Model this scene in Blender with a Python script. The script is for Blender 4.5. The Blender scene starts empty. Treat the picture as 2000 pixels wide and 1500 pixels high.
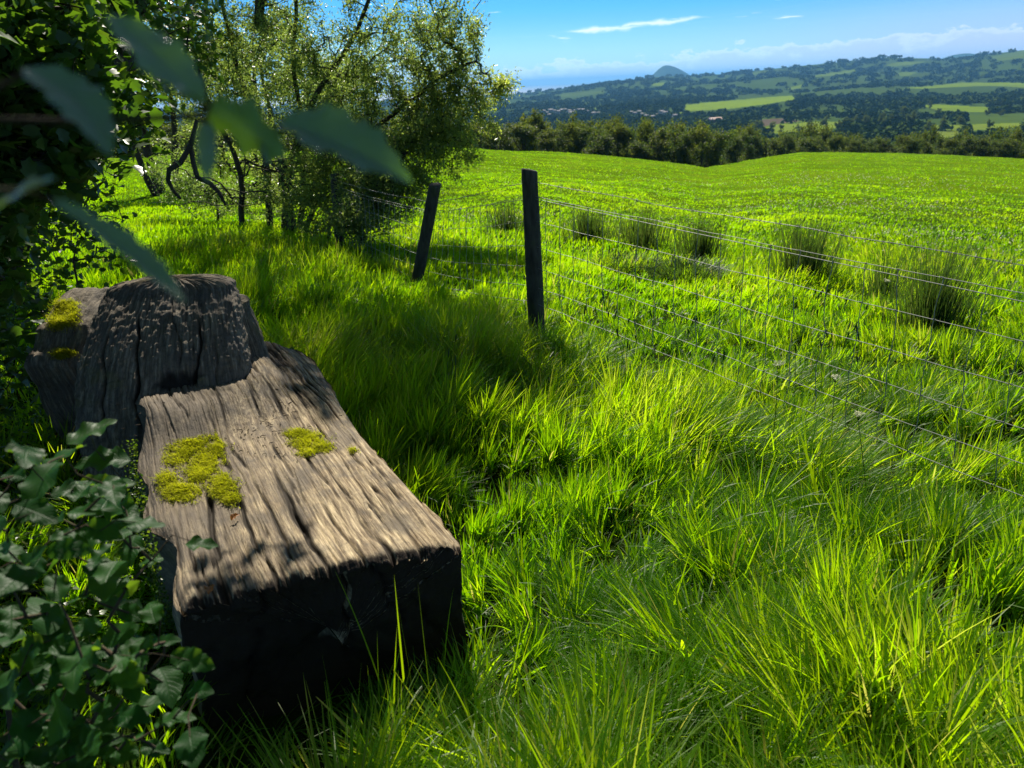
import bpy, math, time
import numpy as np
from mathutils import Matrix, Vector

RAD = math.radians
S = bpy.context.scene
C = S.collection
T0 = time.time()

# ------------------------------------------------------------------ camera
EYE = np.array([0.0, 0.0, 1.65])
PITCH, ROLL, FPX = 21.16, -2.4, 1511.0          # FPX: focal length for a 2000 px wide frame
cam_d = bpy.data.cameras.new("camera")
cam_d.sensor_width = 36.0
cam_d.lens = 36.0 * FPX / 2000.0
cam_d.clip_start = 0.02
cam_d.clip_end = 200000.0
cam_d.dof.use_dof = True
cam_d.dof.focus_distance = 3.4
cam_d.dof.aperture_fstop = 5.4
cam = bpy.data.objects.new("camera", cam_d)
C.objects.link(cam)
CAMR = Matrix.Rotation(RAD(90 - PITCH), 3, 'X') @ Matrix.Rotation(RAD(ROLL), 3, 'Z')
cam.matrix_world = Matrix.Translation(Vector(EYE)) @ CAMR.to_4x4()
S.camera = cam
CM = np.array(CAMR)

# ------------------------------------------------------------------ sun and sky
SUN_EL, SUN_AZ = 41.0, -9.0                      # azimuth measured from +Y towards +X
sd = bpy.data.lights.new("sun", 'SUN')
sd.energy = 5.0
sd.angle = RAD(0.5)
sd.color = (1.0, 0.93, 0.80)
sun = bpy.data.objects.new("sun", sd)
C.objects.link(sun)
to_sun = Vector((math.sin(RAD(SUN_AZ)) * math.cos(RAD(SUN_EL)),
                 math.cos(RAD(SUN_AZ)) * math.cos(RAD(SUN_EL)), math.sin(RAD(SUN_EL))))
sun.rotation_euler = to_sun.to_track_quat('Z', 'Y').to_euler()
sun.location = (0, 0, 60)

S.view_settings.view_transform = 'Standard'
S.view_settings.look = 'None'
S.view_settings.exposure = 0.68
S.view_settings.gamma = 1.0
S.view_settings.use_curve_mapping = False

world = bpy.data.worlds.new("World")
S.world = world
world.use_nodes = True


class NT:
    """tiny node-tree helper"""
    def __init__(self, tree):
        self.t = tree
        tree.nodes.clear()

    def n(self, typ, ins=None, **props):
        nd = self.t.nodes.new(typ)
        for k, v in props.items():
            setattr(nd, k, v)
        for k, v in (ins or {}).items():
            self.set(nd, k, v)
        return nd

    def set(self, nd, k, v):
        s = nd.inputs[k]
        if isinstance(v, bpy.types.NodeSocket):
            self.t.links.new(v, s)
        elif isinstance(v, bpy.types.Node):
            self.t.links.new(v.outputs[0], s)
        else:
            s.default_value = v

    def math(self, op, a, b=None, c=None, clamp=False):
        nd = self.n('ShaderNodeMath', operation=op, use_clamp=clamp)
        for i, v in enumerate((a, b, c)):
            if v is not None:
                self.set(nd, i, v)
        return nd.outputs[0]

    def mix(self, f, a, b, blend='MIX'):
        nd = self.n('ShaderNodeMixRGB', blend_type=blend)
        self.set(nd, 0, f)
        self.set(nd, 1, a)
        self.set(nd, 2, b)
        return nd.outputs[0]

    def ramp(self, f, stops, interp='LINEAR'):
        nd = self.n('ShaderNodeValToRGB')
        cr = nd.color_ramp
        cr.interpolation = interp
        while len(cr.elements) < len(stops):
            cr.elements.new(0.5)
        for e, (p, c) in zip(cr.elements, stops):
            e.position = p
            e.color = (*c, 1) if len(c) == 3 else c
        self.set(nd, 0, f)
        return nd.outputs[0]

    def noise(self, vec, scale, detail=4, rough=0.55, dist=0.0, out=0):
        nd = self.n('ShaderNodeTexNoise', {'Scale': scale, 'Detail': detail, 'Roughness': rough, 'Distortion': dist})
        if vec is not None:
            self.set(nd, 'Vector', vec)
        return nd.outputs[out]

    def mapping(self, vec, scale=(1, 1, 1), rot=(0, 0, 0), loc=(0, 0, 0)):
        return self.n('ShaderNodeMapping', {'Vector': vec, 'Scale': scale, 'Rotation': rot, 'Location': loc}).outputs[0]


def smooth(nt, x, a, b):
    nd = nt.n('ShaderNodeMapRange', interpolation_type='SMOOTHSTEP')
    nt.set(nd, 0, x)
    nt.set(nd, 1, a)
    nt.set(nd, 2, b)
    return nd.outputs[0]


def build_sky():
    w = NT(world.node_tree)
    sky = w.n('ShaderNodeTexSky', sky_type='NISHITA', sun_disc=False, sun_elevation=RAD(SUN_EL),
              sun_rotation=RAD(SUN_AZ), altitude=150.0, air_density=1.0, dust_density=0.35, ozone_density=2.2)
    hsv = w.n('ShaderNodeHueSaturation', {'Hue': 0.485, 'Saturation': 1.55, 'Value': 1.0, 'Color': sky.outputs[0]})
    d = w.n('ShaderNodeTexCoord').outputs['Generated']
    sep = w.n('ShaderNodeSeparateXYZ', {0: d})
    x, y, z = sep.outputs
    # elevation and azimuth in degrees
    el = w.math('MULTIPLY', w.math('ARCSINE', z), 57.2958)
    az = w.math('MULTIPLY', w.math('ARCTAN2', x, y), 57.2958)
    pos = w.n('ShaderNodeCombineXYZ', {0: az, 1: el, 2: 0.0}).outputs[0]
    # low cloud bank along the horizon, its top rising to the right
    n1 = w.noise(w.mapping(pos, (0.22, 0.55, 1)), 1.0, 6, 0.6)
    n2 = w.noise(w.mapping(pos, (0.9, 1.9, 1), loc=(7, 3, 1)), 1.0, 5, 0.6)
    top = w.math('MULTIPLY_ADD', az, 0.03, 1.05)
    top = w.math('ADD', top, w.math('MULTIPLY', w.math('SUBTRACT', n1, 0.5), 4.2))
    top = w.math('ADD', top, w.math('MULTIPLY', w.math('SUBTRACT', n2, 0.5), 1.8))
    dlt = w.math('SUBTRACT', top, el)
    bank = smooth(w, dlt, -0.1, 0.9)
    edge = w.math('MULTIPLY', smooth(w, dlt, -0.05, 0.15), w.math('SUBTRACT', 1.0, smooth(w, dlt, 0.15, 0.75)))
    # soft violet grey veil to the right
    veil = w.math('MULTIPLY', smooth(w, az, 8.0, 34.0), w.math('SUBTRACT', 1.0, smooth(w, el, 1.5, 5.5)))
    # thin bright streaks higher up
    n3 = w.noise(w.mapping(pos, (0.16, 1.5, 1), rot=(0, 0, RAD(-4)), loc=(2.3, 0.4, 0)), 1.0, 5, 0.55)
    band = w.math('MULTIPLY', smooth(w, el, 1.8, 2.8), w.math('SUBTRACT', 1.0, smooth(w, el, 8.0, 14.0)))
    streak = w.math('MULTIPLY', smooth(w, n3, 0.64, 0.74), band)

    def ribbon(a0, a1, e0, slope, thick, seed):
        nn = w.noise(w.mapping(pos, (0.8, 1.6, 1), loc=(seed, seed * 2, 0)), 1.0, 4, 0.55)
        c = w.math('ADD', w.math('MULTIPLY_ADD', az, slope, e0), w.math('MULTIPLY', w.math('SUBTRACT', nn, 0.5), 0.5))
        dd = w.math('ABSOLUTE', w.math('SUBTRACT', el, c))
        nn2 = w.noise(w.mapping(pos, (0.5, 0.4, 1), loc=(seed * 3, 1, 0)), 1.0, 3, 0.5)
        th = w.math('MULTIPLY', w.math('MULTIPLY', smooth(w, az, a0, a0 + 2.2), w.math('SUBTRACT', 1.0, smooth(w, az, a1 - 2.5, a1))),
                    w.math('MULTIPLY_ADD', nn2, thick, thick * 0.35))
        return w.math('MULTIPLY', smooth(w, w.math('SUBTRACT', th, dd), -0.04, 0.26), 0.9)
    rb = w.math('MAXIMUM', ribbon(4.0, 10.5, 3.05, 0.02, 0.24, 1.3), ribbon(7.0, 14.5, 2.85, 0.055, 0.22, 4.1))
    rb = w.math('MAXIMUM', rb, ribbon(1.2, 3.2, 2.95, 0.0, 0.14, 8.2))
    grey = (9.5, 10.6, 13.8, 1)
    white = (18.5, 19.0, 20.0, 1)
    low = w.math('MULTIPLY', w.math('SUBTRACT', 1.0, smooth(w, el, -0.5, 5.0)), 0.72)
    lowband = w.math('SUBTRACT', 1.0, smooth(w, el, 7.0, 22.0))
    sky_c = w.mix(lowband, w.mix(1.0, sky.outputs[0], (.95, .92, .86, 1), 'MULTIPLY'), hsv.outputs[0])
    tint = w.n('ShaderNodeMixRGB', {0: lowband, 1: sky_c, 2: (0.27, 0.82, 1.62, 1)}, blend_type='MULTIPLY')
    col = w.mix(low, tint.outputs[0], (10.0, 15.5, 19.0, 1))
    col = w.mix(w.math('MULTIPLY', veil, 0.70), col, (6.6, 8.6, 13.4, 1))
    col = w.mix(w.math('MULTIPLY', bank, 0.42), col, grey)
    col = w.mix(w.math('MULTIPLY', edge, 0.22), col, white)
    col = w.mix(w.math('MULTIPLY', w.math('MAXIMUM', streak, rb), 0.75), col, white)
    bg = w.n('ShaderNodeBackground', {'Color': col, 'Strength': 0.05})
    out = w.n('ShaderNodeOutputWorld')
    w.t.links.new(bg.outputs[0], out.inputs[0])


build_sky()

cy = S.cycles
cy.max_bounces = 7
cy.diffuse_bounces = 2
cy.glossy_bounces = 2
cy.transmission_bounces = 4
cy.transparent_max_bounces = 4
cy.volume_bounces = 0
cy.caustics_reflective = False
cy.caustics_refractive = False
cy.sample_clamp_indirect = 4.0
cy.use_denoising = True


# ------------------------------------------------------------------ maths helpers
def ray(u, v):
    """direction of the picture point u, v (2000 x 1500 picture) in the world"""
    return CM @ np.array([(u - 1000) / FPX, -(v - 750) / FPX, -1.0])


def at_z(u, v, z):
    d = ray(u, v)
    return EYE + d * (z - EYE[2]) / d[2]


def at_y(u, v, y):
    d = ray(u, v)
    return EYE + d * y / d[1]


def at_d(u, v, dist):
    d = ray(u, v)
    return EYE + d * dist / np.linalg.norm(d)


def azel(u, v):
    d = ray(u, v)
    return math.degrees(math.atan2(d[0], d[1])), math.degrees(math.atan2(d[2], math.hypot(d[0], d[1])))


def _hash(ix, iy, iz, seed):
    h = (ix.astype(np.int64) * 374761393 + iy.astype(np.int64) * 668265263 + iz.astype(np.int64) * 2147483647 + seed * 974634777) & 0xFFFFFFFF
    h = ((h ^ (h >> 13)) * 1274126177) & 0xFFFFFFFF
    h = (h ^ (h >> 16)) & 0xFFFFFFFF
    return h.astype(np.float64) / 4294967295.0


def vnoise(x, y, z=None, seed=0):
    """smooth value noise in -1..1"""
    x = np.asarray(x, float)
    y = np.asarray(y, float)
    z = np.zeros_like(x) if z is None else np.asarray(z, float)
    ix, iy, iz = np.floor(x), np.floor(y), np.floor(z)
    fx, fy, fz = x - ix, y - iy, z - iz
    fx, fy, fz = [f * f * f * (f * (f * 6 - 15) + 10) for f in (fx, fy, fz)]
    r = 0
    flat = not np.any(z)
    for dx in (0, 1):
        for dy in (0, 1):
            for dz in ((0,) if flat else (0, 1)):
                wgt = (fx if dx else 1 - fx) * (fy if dy else 1 - fy) * (1.0 if flat else (fz if dz else 1 - fz))
                r = r + wgt * _hash(ix + dx, iy + dy, iz + dz, seed)
    return r * 2 - 1


def fbm(x, y, z=None, seed=0, oct=4, gain=0.5):
    s, a, f = 0, 1.0, 1.0
    for o in range(oct):
        s = s + a * vnoise(np.asarray(x) * f, np.asarray(y) * f, None if z is None else np.asarray(z) * f, seed + o * 17)
        a *= gain
        f *= 2.03
    return s


def sstep(x, a, b):
    t = np.clip((x - a) / (b - a), 0, 1)
    return t * t * (3 - 2 * t)


def unit(v):
    return v / np.maximum(np.linalg.norm(v, axis=-1, keepdims=True), 1e-9)


# ------------------------------------------------------------------ mesh helpers
def mesh_np(name, V, F, mats, attr=None, smooth_shade=False, mat_idx=None):
    """V (n,3); F: list of (m,k) index arrays"""
    me = bpy.data.meshes.new(name)
    V = np.ascontiguousarray(V, dtype=np.float32)
    F = [np.asarray(f, dtype=np.int32) for f in F if len(f)]
    me.vertices.add(len(V))
    me.vertices.foreach_set('co', V.ravel())
    loops = np.concatenate([f.ravel() for f in F])
    tot = np.concatenate([np.full(len(f), f.shape[1], np.int32) for f in F])
    st = np.concatenate([[0], np.cumsum(tot)[:-1]]).astype(np.int32)
    me.loops.add(len(loops))
    me.loops.foreach_set('vertex_index', loops)
    me.polygons.add(len(tot))
    me.polygons.foreach_set('loop_start', st)
    me.polygons.foreach_set('loop_total', tot)
    if smooth_shade:
        me.polygons.foreach_set('use_smooth', np.ones(len(tot), bool))
    for m in (mats if isinstance(mats, (list, tuple)) else [mats]):
        me.materials.append(m)
    if mat_idx is not None:
        me.polygons.foreach_set('material_index', np.asarray(mat_idx, np.int32))
    for k, a in (attr or {}).items():
        a = np.asarray(a, np.float32)
        if a.ndim == 1:
            at = me.attributes.new(k, 'FLOAT', 'POINT')
            at.data.foreach_set('value', a)
        else:
            at = me.attributes.new(k, 'FLOAT_VECTOR', 'POINT')
            at.data.foreach_set('vector', np.ascontiguousarray(a).ravel())
    me.update(calc_edges=True)
    me.validate()
    return me


def link(name, me, parent=None, loc=None):
    o = bpy.data.objects.new(name, me)
    C.objects.link(o)
    if parent is not None:
        o.parent = parent
        if loc is None:
            # geometry is given in world space: keep it there
            o.matrix_parent_inverse = Matrix.Translation(parent.location).inverted()
    if loc is not None:
        o.location = loc
    return o


def tag(o, label, cat=None, group=None, kind=None):
    o['label'] = label
    if cat:
        o['category'] = cat
    if group:
        o['group'] = group
    if kind:
        o['kind'] = kind
    return o


def thing(name, loc, label, cat, group=None):
    o = bpy.data.objects.new(name, None)
    o.empty_display_size = 0.1
    o.location = loc
    C.objects.link(o)
    return tag(o, label, cat, group)


def copy_thing(src, loc, label=None, rotz=0.0, scale=1.0):
    r = src.copy()
    C.objects.link(r)
    r.location = loc
    r.rotation_euler = (0, 0, rotz)
    r.scale = (scale, scale, scale) if np.isscalar(scale) else scale
    if label:
        r['label'] = label
    for ch in src.children:
        c = ch.copy()
        C.objects.link(c)
        c.parent = r
    return r


class Acc:
    """collects vertices and faces of many pieces into one mesh"""
    def __init__(self):
        self.V, self.F, self.A, self.n = [], {}, [], 0

    def add(self, V, faces, a=None):
        V = np.asarray(V, float)
        for f in faces:
            f = np.asarray(f)
            if len(f):
                self.F.setdefault(f.shape[1], []).append(f + self.n)
        self.V.append(V)
        self.A.append(np.zeros(len(V)) if a is None else np.broadcast_to(a, (len(V),)))
        self.n += len(V)

    def tube(self, P, R, sides=6, a=None, cap=True):
        P = np.asarray(P, float)
        R = np.broadcast_to(np.asarray(R, float), (len(P),))
        T = unit(np.gradient(P, axis=0))
        ref = np.array([0.0, 0, 1.0]) if abs(T[0][2]) < 0.9 else np.array([1.0, 0, 0])
        X = np.zeros_like(P)
        x = unit(np.cross(T[0], ref))
        for i in range(len(P)):
            x = x - T[i] * np.dot(x, T[i])
            x = x / max(np.linalg.norm(x), 1e-9)
            X[i] = x
        Y = np.cross(T, X)
        an = np.arange(sides) / sides * 2 * np.pi
        V = P[:, None] + R[:, None, None] * (np.cos(an)[None, :, None] * X[:, None] + np.sin(an)[None, :, None] * Y[:, None])
        V = V.reshape(-1, 3)
        i = np.arange(len(P) - 1)[:, None] * sides
        j = np.arange(sides)[None]
        k = (j + 1) % sides
        q = np.stack([i + j, i + k, i + sides + k, i + sides + j], -1).reshape(-1, 4)
        fs = [q]
        if cap and sides > 3:
            fs.append(np.arange(sides)[None, ::-1])
            fs.append((np.arange(sides) + (len(P) - 1) * sides)[None])
        self.add(V, fs, a)

    def mesh(self, name, mats, smooth_shade=True, attr='tint'):
        return mesh_np(name, np.concatenate(self.V), [np.concatenate(v) for v in self.F.values()], mats,
                       {attr: np.concatenate(self.A)}, smooth_shade)


# ------------------------------------------------------------------ materials
def new_mat(name):
    m = bpy.data.materials.new(name)
    m.use_nodes = True
    return m, NT(m.node_tree)


def finish(nt, shader, disp=None):
    out = nt.n('ShaderNodeOutputMaterial')
    nt.t.links.new(shader, out.inputs[0])


def leaf_mat(name, cols, trans, fac=0.5, rough=0.45, spec=0.35, tip=None):
    """cols: ramp over the per-leaf random tint; trans: colour of light let through"""
    m, n = new_mat(name)
    t = n.n('ShaderNodeAttribute', attribute_name='tint').outputs['Fac']
    c = n.ramp(t, [(i / (len(cols) - 1), k) for i, k in enumerate(cols)])
    tc = n.ramp(t, [(i / (len(trans) - 1), k) for i, k in enumerate(trans)])
    p = n.n('ShaderNodeBsdfPrincipled', {'Base Color': c, 'Roughness': rough, 'Specular IOR Level': spec})
    tr = n.n('ShaderNodeBsdfTranslucent', {'Color': tc})
    mx = n.n('ShaderNodeMixShader', {0: fac, 1: p.outputs[0], 2: tr.outputs[0]})
    finish(n, mx.outputs[0])
    return m


M_grass = leaf_mat('grass_blade', [(0.035, 0.085, 0.005), (0.055, 0.13, 0.006), (0.09, 0.17, 0.010), (0.20, 0.20, 0.06)],
                   [(0.185, 0.47, 0.002), (0.38, 0.71, 0.002), (0.60, 0.84, 0.004), (0.64, 0.62, 0.10)], 0.60, 0.45, 0.28)
M_rush = leaf_mat('rush_blade', [(0.030, 0.066, 0.014), (0.050, 0.096, 0.018), (0.11, 0.12, 0.04)],
                  [(0.08, 0.16, 0.02), (0.12, 0.22, 0.02), (0.2, 0.24, 0.05)], 0.35, 0.5, 0.25)
M_willow = leaf_mat('willow_leaf', [(0.06, 0.095, 0.045), (0.09, 0.125, 0.05), (0.13, 0.16, 0.05)],
                    [(0.24, 0.38, 0.07), (0.40, 0.55, 0.08), (0.64, 0.76, 0.09)], 0.52, 0.34, 0.45)
M_syc = leaf_mat('broad_leaf', [(0.035, 0.075, 0.02), (0.05, 0.10, 0.025), (0.08, 0.13, 0.02)],
                 [(0.10, 0.24, 0.01), (0.17, 0.34, 0.012), (0.32, 0.48, 0.02)], 0.38, 0.33, 0.45)
M_far_leaf = leaf_mat('wood_edge_leaf', [(0.022, 0.044, 0.012), (0.038, 0.066, 0.015), (0.07, 0.09, 0.018)],
                      [(0.08, 0.15, 0.02), (0.15, 0.22, 0.02), (0.30, 0.33, 0.03)], 0.42, 0.6, 0.2)
M_moss = leaf_mat('moss', [(0.23, 0.235, 0.010), (0.50, 0.49, 0.012), (0.68, 0.66, 0.02)],
                  [(0.28, 0.34, 0.01), (0.55, 0.60, 0.012), (0.74, 0.76, 0.02)], 0.45, 0.7, 0.15)
M_ivy = leaf_mat('ivy_leaf', [(0.02, 0.05, 0.012), (0.035, 0.08, 0.018), (0.06, 0.10, 0.02)],
                 [(0.10, 0.24, 0.01), (0.2, 0.36, 0.01), (0.36, 0.5, 0.02)], 0.35, 0.35, 0.4)
M_flower = leaf_mat('white_petal', [(0.62, 0.62, 0.40), (0.78, 0.77, 0.60)], [(0.6, 0.62, 0.35), (0.7, 0.7, 0.45)], 0.35, 0.6, 0.2)


def detail_leaf_mat(name, base, base2, trans, trans2, fac=0.4, rough=0.3, spec=0.3):
    """big near leaf with veins; attribute 'luv' = (across -1..1, along 0..1, random)"""
    m, n = new_mat(name)
    a = n.n('ShaderNodeAttribute', attribute_name='luv').outputs['Vector']
    sx, sy, sz = n.n('ShaderNodeSeparateXYZ', {0: a}).outputs
    ab = n.math('ABSOLUTE', sx)
    # side veins run up and outwards from the midrib
    ph = n.math('SUBTRACT', n.math('MULTIPLY', sy, 9.0), n.math('MULTIPLY', ab, 2.6))
    v = n.math('ABSOLUTE', n.math('SUBTRACT', n.math('FRACT', ph), 0.5))
    vein = n.math('SUBTRACT', 1.0, smooth(n, v, 0.0, 0.16))
    mid = n.math('SUBTRACT', 1.0, smooth(n, ab, 0.0, 0.07))
    vv = n.math('MAXIMUM', n.math('MULTIPLY', vein, 0.6), mid)
    geo = n.n('ShaderNodeTexCoord').outputs['Object']
    ns = n.noise(geo, 60, 4)
    c = n.mix(sz, (*base, 1), (*base2, 1))
    c = n.mix(n.math('MULTIPLY', ns, 0.5), c, (base[0] * .6, base[1] * .65, base[2] * .6, 1))
    c = n.mix(n.math('MULTIPLY', vv, 0.35), c, (base2[0] * 1.6, base2[1] * 1.4, base2[2] * 1.5, 1))
    tc = n.mix(sz, (*trans, 1), (*trans2, 1))
    tc = n.mix(n.math('MULTIPLY', vv, 0.4), tc, (trans[0] * .5, trans[1] * .6, trans[2] * .4, 1))
    hgt = n.math('ADD', n.math('MULTIPLY', vv, -1.0), n.math('MULTIPLY', n.noise(geo, 300, 2), 0.3))
    b = n.n('ShaderNodeBump', {'Strength': 0.35, 'Distance': 0.002, 'Height': hgt})
    p = n.n('ShaderNodeBsdfPrincipled', {'Base Color': c, 'Roughness': rough, 'Specular IOR Level': spec, 'Normal': b.outputs[0]})
    tr = n.n('ShaderNodeBsdfTranslucent', {'Color': tc})
    mx = n.n('ShaderNodeMixShader', {0: fac, 1: p.outputs[0], 2: tr.outputs[0]})
    finish(n, mx.outputs[0])
    return m


M_sap = detail_leaf_mat('oak_leaf', (0.010, 0.050, 0.010), (0.022, 0.085, 0.014), (0.12, 0.34, 0.02), (0.34, 0.56, 0.02), 0.33, 0.48, 0.12)
M_front = detail_leaf_mat('near_leaf', (0.19, 0.28, 0.25), (0.24, 0.33, 0.27), (0.12, 0.30, 0.012), (0.26, 0.52, 0.012), 0.30, 0.30, 0.6)
M_dead = detail_leaf_mat('dead_leaf', (0.25, 0.09, 0.02), (0.35, 0.15, 0.03), (0.5, 0.2, 0.03), (0.5, 0.2, 0.03), 0.3, 0.5)


def bark_mat(name, a, b, scale=14.0, bump=0.6):
    m, n = new_mat(name)
    co = n.n('ShaderNodeTexCoord').outputs['Object']
    n1 = n.noise(n.mapping(co, (1, 1, 0.25)), scale, 6, 0.65)
    n2 = n.noise(co, scale * 0.3, 4)
    c = n.ramp(n1, [(0.3, a), (0.7, b)])
    c = n.mix(n.math('MULTIPLY', smooth(n, n2, 0.52, 0.7), 0.5), c, (0.07, 0.09, 0.03, 1))
    bp = n.n('ShaderNodeBump', {'Strength': bump, 'Distance': 0.02, 'Height': n1})
    p = n.n('ShaderNodeBsdfPrincipled', {'Base Color': c, 'Roughness': 0.9, 'Specular IOR Level': 0.2, 'Normal': bp.outputs[0]})
    finish(n, p.outputs[0])
    return m


M_bark = bark_mat('bark', (0.025, 0.02, 0.014), (0.085, 0.07, 0.05))
M_twig = bark_mat('twig_bark', (0.04, 0.028, 0.018), (0.09, 0.065, 0.04), 60, 0.2)
M_post = bark_mat('fence_timber', (0.035, 0.032, 0.026), (0.10, 0.095, 0.075), 30, 0.5)


def wood_mat(name):
    """weathered oak: attribute 'grain' = coordinates with y running along the fibres"""
    m, n = new_mat(name)
    g = n.n('ShaderNodeAttribute', attribute_name='grain').outputs['Vector']
    dp = n.n('ShaderNodeAttribute', attribute_name='tint').outputs['Fac']      # depth of the groove
    co = n.n('ShaderNodeTexCoord').outputs['Object']
    f1 = n.noise(n.mapping(g, (1, 0.05, 1)), 95, 5, 0.7)
    f2 = n.noise(n.mapping(g, (1, 0.04, 1)), 330, 4, 0.65)
    f3 = n.noise(co, 5.0, 6, 0.65)
    f4 = n.noise(co, 42, 5, 0.7)
    c = n.ramp(f1, [(0.30, (0.06, 0.040, 0.022)), (0.45, (0.26, 0.192, 0.112)), (0.66, (0.74, 0.59, 0.355))])
    c = n.mix(n.math('MULTIPLY', smooth(n, f2, 0.40, 0.66), 0.5), c, (0.17, 0.125, 0.08, 1))
    c = n.mix(n.math('MULTIPLY', smooth(n, f3, 0.45, 0.64), 0.7), c, (0.115, 0.098, 0.078, 1))      # grey weathering
    # grey brown and blotched towards the left side and the foot of the back
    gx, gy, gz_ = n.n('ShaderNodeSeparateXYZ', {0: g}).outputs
    greyed = n.math('ADD', n.math('MULTIPLY_ADD', gx, -1.1, 0.30), n.math('MULTIPLY', n.math('SUBTRACT', gy, 0.75), 0.28))
    greyed = n.math('ADD', greyed, n.math('MULTIPLY', n.math('SUBTRACT', n.noise(co, 4.0, 5, 0.65), 0.5), 1.3))
    c = n.mix(n.math('MULTIPLY', smooth(n, greyed, 0.0, 0.7), 0.78), c, n.mix(f2, (0.05, 0.042, 0.034, 1), (0.17, 0.14, 0.11, 1)))
    c = n.mix(n.math('MULTIPLY', smooth(n, f4, 0.56, 0.72), 0.45), c, (0.055, 0.05, 0.035, 1))       # dark lichen specks
    c = n.mix(smooth(n, dp, 0.10, 0.55), c, (0.028, 0.020, 0.012, 1))                                   # darker with depth in the cracks
    # sawn end grain: the end face's shade is painted into its colour
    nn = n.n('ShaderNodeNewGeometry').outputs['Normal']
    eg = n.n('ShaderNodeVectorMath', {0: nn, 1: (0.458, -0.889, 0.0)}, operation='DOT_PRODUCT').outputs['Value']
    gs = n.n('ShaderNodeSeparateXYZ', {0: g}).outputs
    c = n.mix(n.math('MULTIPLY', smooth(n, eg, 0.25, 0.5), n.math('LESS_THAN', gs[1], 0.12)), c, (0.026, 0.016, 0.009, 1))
    h = n.math('ADD', n.math('MULTIPLY', f1, 1.0), n.math('MULTIPLY', f2, 0.5))
    h = n.math('ADD', h, n.math('MULTIPLY', f4, 0.5))
    b = n.n('ShaderNodeBump', {'Strength': 0.75, 'Distance': 0.006, 'Height': h})
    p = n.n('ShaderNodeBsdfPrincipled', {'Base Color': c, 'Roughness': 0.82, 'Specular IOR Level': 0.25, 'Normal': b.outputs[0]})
    finish(n, p.outputs[0])
    return m


def dark_wood_mat(name):
    m, n = new_mat(name)
    g = n.n('ShaderNodeAttribute', attribute_name='grain').outputs['Vector']
    dp = n.n('ShaderNodeAttribute', attribute_name='tint').outputs['Fac']
    co = n.n('ShaderNodeTexCoord').outputs['Object']
    f1 = n.noise(n.mapping(g, (1, 0.12, 1)), 60, 6, 0.72)
    f3 = n.noise(co, 6.0, 6, 0.65)
    f4 = n.noise(co, 55, 5, 0.75)
    c = n.ramp(f1, [(0.30, (0.045, 0.034, 0.024)), (0.5, (0.15, 0.118, 0.08)), (0.70, (0.40, 0.33, 0.23))])
    c = n.mix(n.math('MULTIPLY', smooth(n, f3, 0.45, 0.65), 0.6), c, (0.10, 0.088, 0.074, 1))
    c = n.mix(n.math('MULTIPLY', smooth(n, f4, 0.5, 0.7), 0.6), c, (0.04, 0.034, 0.026, 1))
    f5 = n.noise(co, 3.2, 5, 0.6)
    c = n.mix(n.math('MULTIPLY', smooth(n, f5, 0.56, 0.66), 0.45), c, (0.13, 0.12, 0.03, 1))
    c = n.mix(smooth(n, dp, 0.25, 0.8), c, (0.02, 0.015, 0.01, 1))
    h = n.math('ADD', f1, n.math('MULTIPLY', f4, 0.9))
    b = n.n('ShaderNodeBump', {'Strength': 0.9, 'Distance': 0.010, 'Height': h})
    p = n.n('ShaderNodeBsdfPrincipled', {'Base Color': c, 'Roughness': 0.8, 'Specular IOR Level': 0.3, 'Normal': b.outputs[0]})
    finish(n, p.outputs[0])
    return m


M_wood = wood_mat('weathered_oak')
M_wood_dark = dark_wood_mat('dark_weathered_oak')

M_wire, _n = new_mat('galvanised_wire')
_p = _n.n('ShaderNodeBsdfPrincipled', {'Base Color': (0.27, 0.275, 0.255, 1), 'Metallic': 0.4, 'Roughness': 0.6})
finish(_n, _p.outputs[0])


def ground_mat():
    m, n = new_mat('field_soil')
    co = n.n('ShaderNodeTexCoord').outputs['Object']
    r = n.n('ShaderNodeVectorMath', {0: co}, operation='LENGTH').outputs['Value']
    n1 = n.noise(co, 0.9, 6, 0.6)
    n2 = n.noise(co, 0.06, 5, 0.6)
    n3 = n.noise(n.mapping(co, (1, 0.35, 1)), 0.35, 5, 0.65)
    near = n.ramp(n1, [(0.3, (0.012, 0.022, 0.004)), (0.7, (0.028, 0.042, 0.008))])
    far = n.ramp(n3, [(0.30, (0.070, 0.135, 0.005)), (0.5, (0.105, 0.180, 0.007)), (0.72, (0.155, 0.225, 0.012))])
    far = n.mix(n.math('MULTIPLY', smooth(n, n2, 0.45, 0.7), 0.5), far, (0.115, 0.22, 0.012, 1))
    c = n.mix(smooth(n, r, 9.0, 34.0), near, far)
    b = n.n('ShaderNodeBump', {'Strength': 0.5, 'Distance': 0.1, 'Height': n.noise(co, 5.0, 6, 0.7)})
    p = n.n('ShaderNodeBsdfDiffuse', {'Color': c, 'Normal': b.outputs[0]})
    finish(n, p.outputs[0])
    return m


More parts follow.
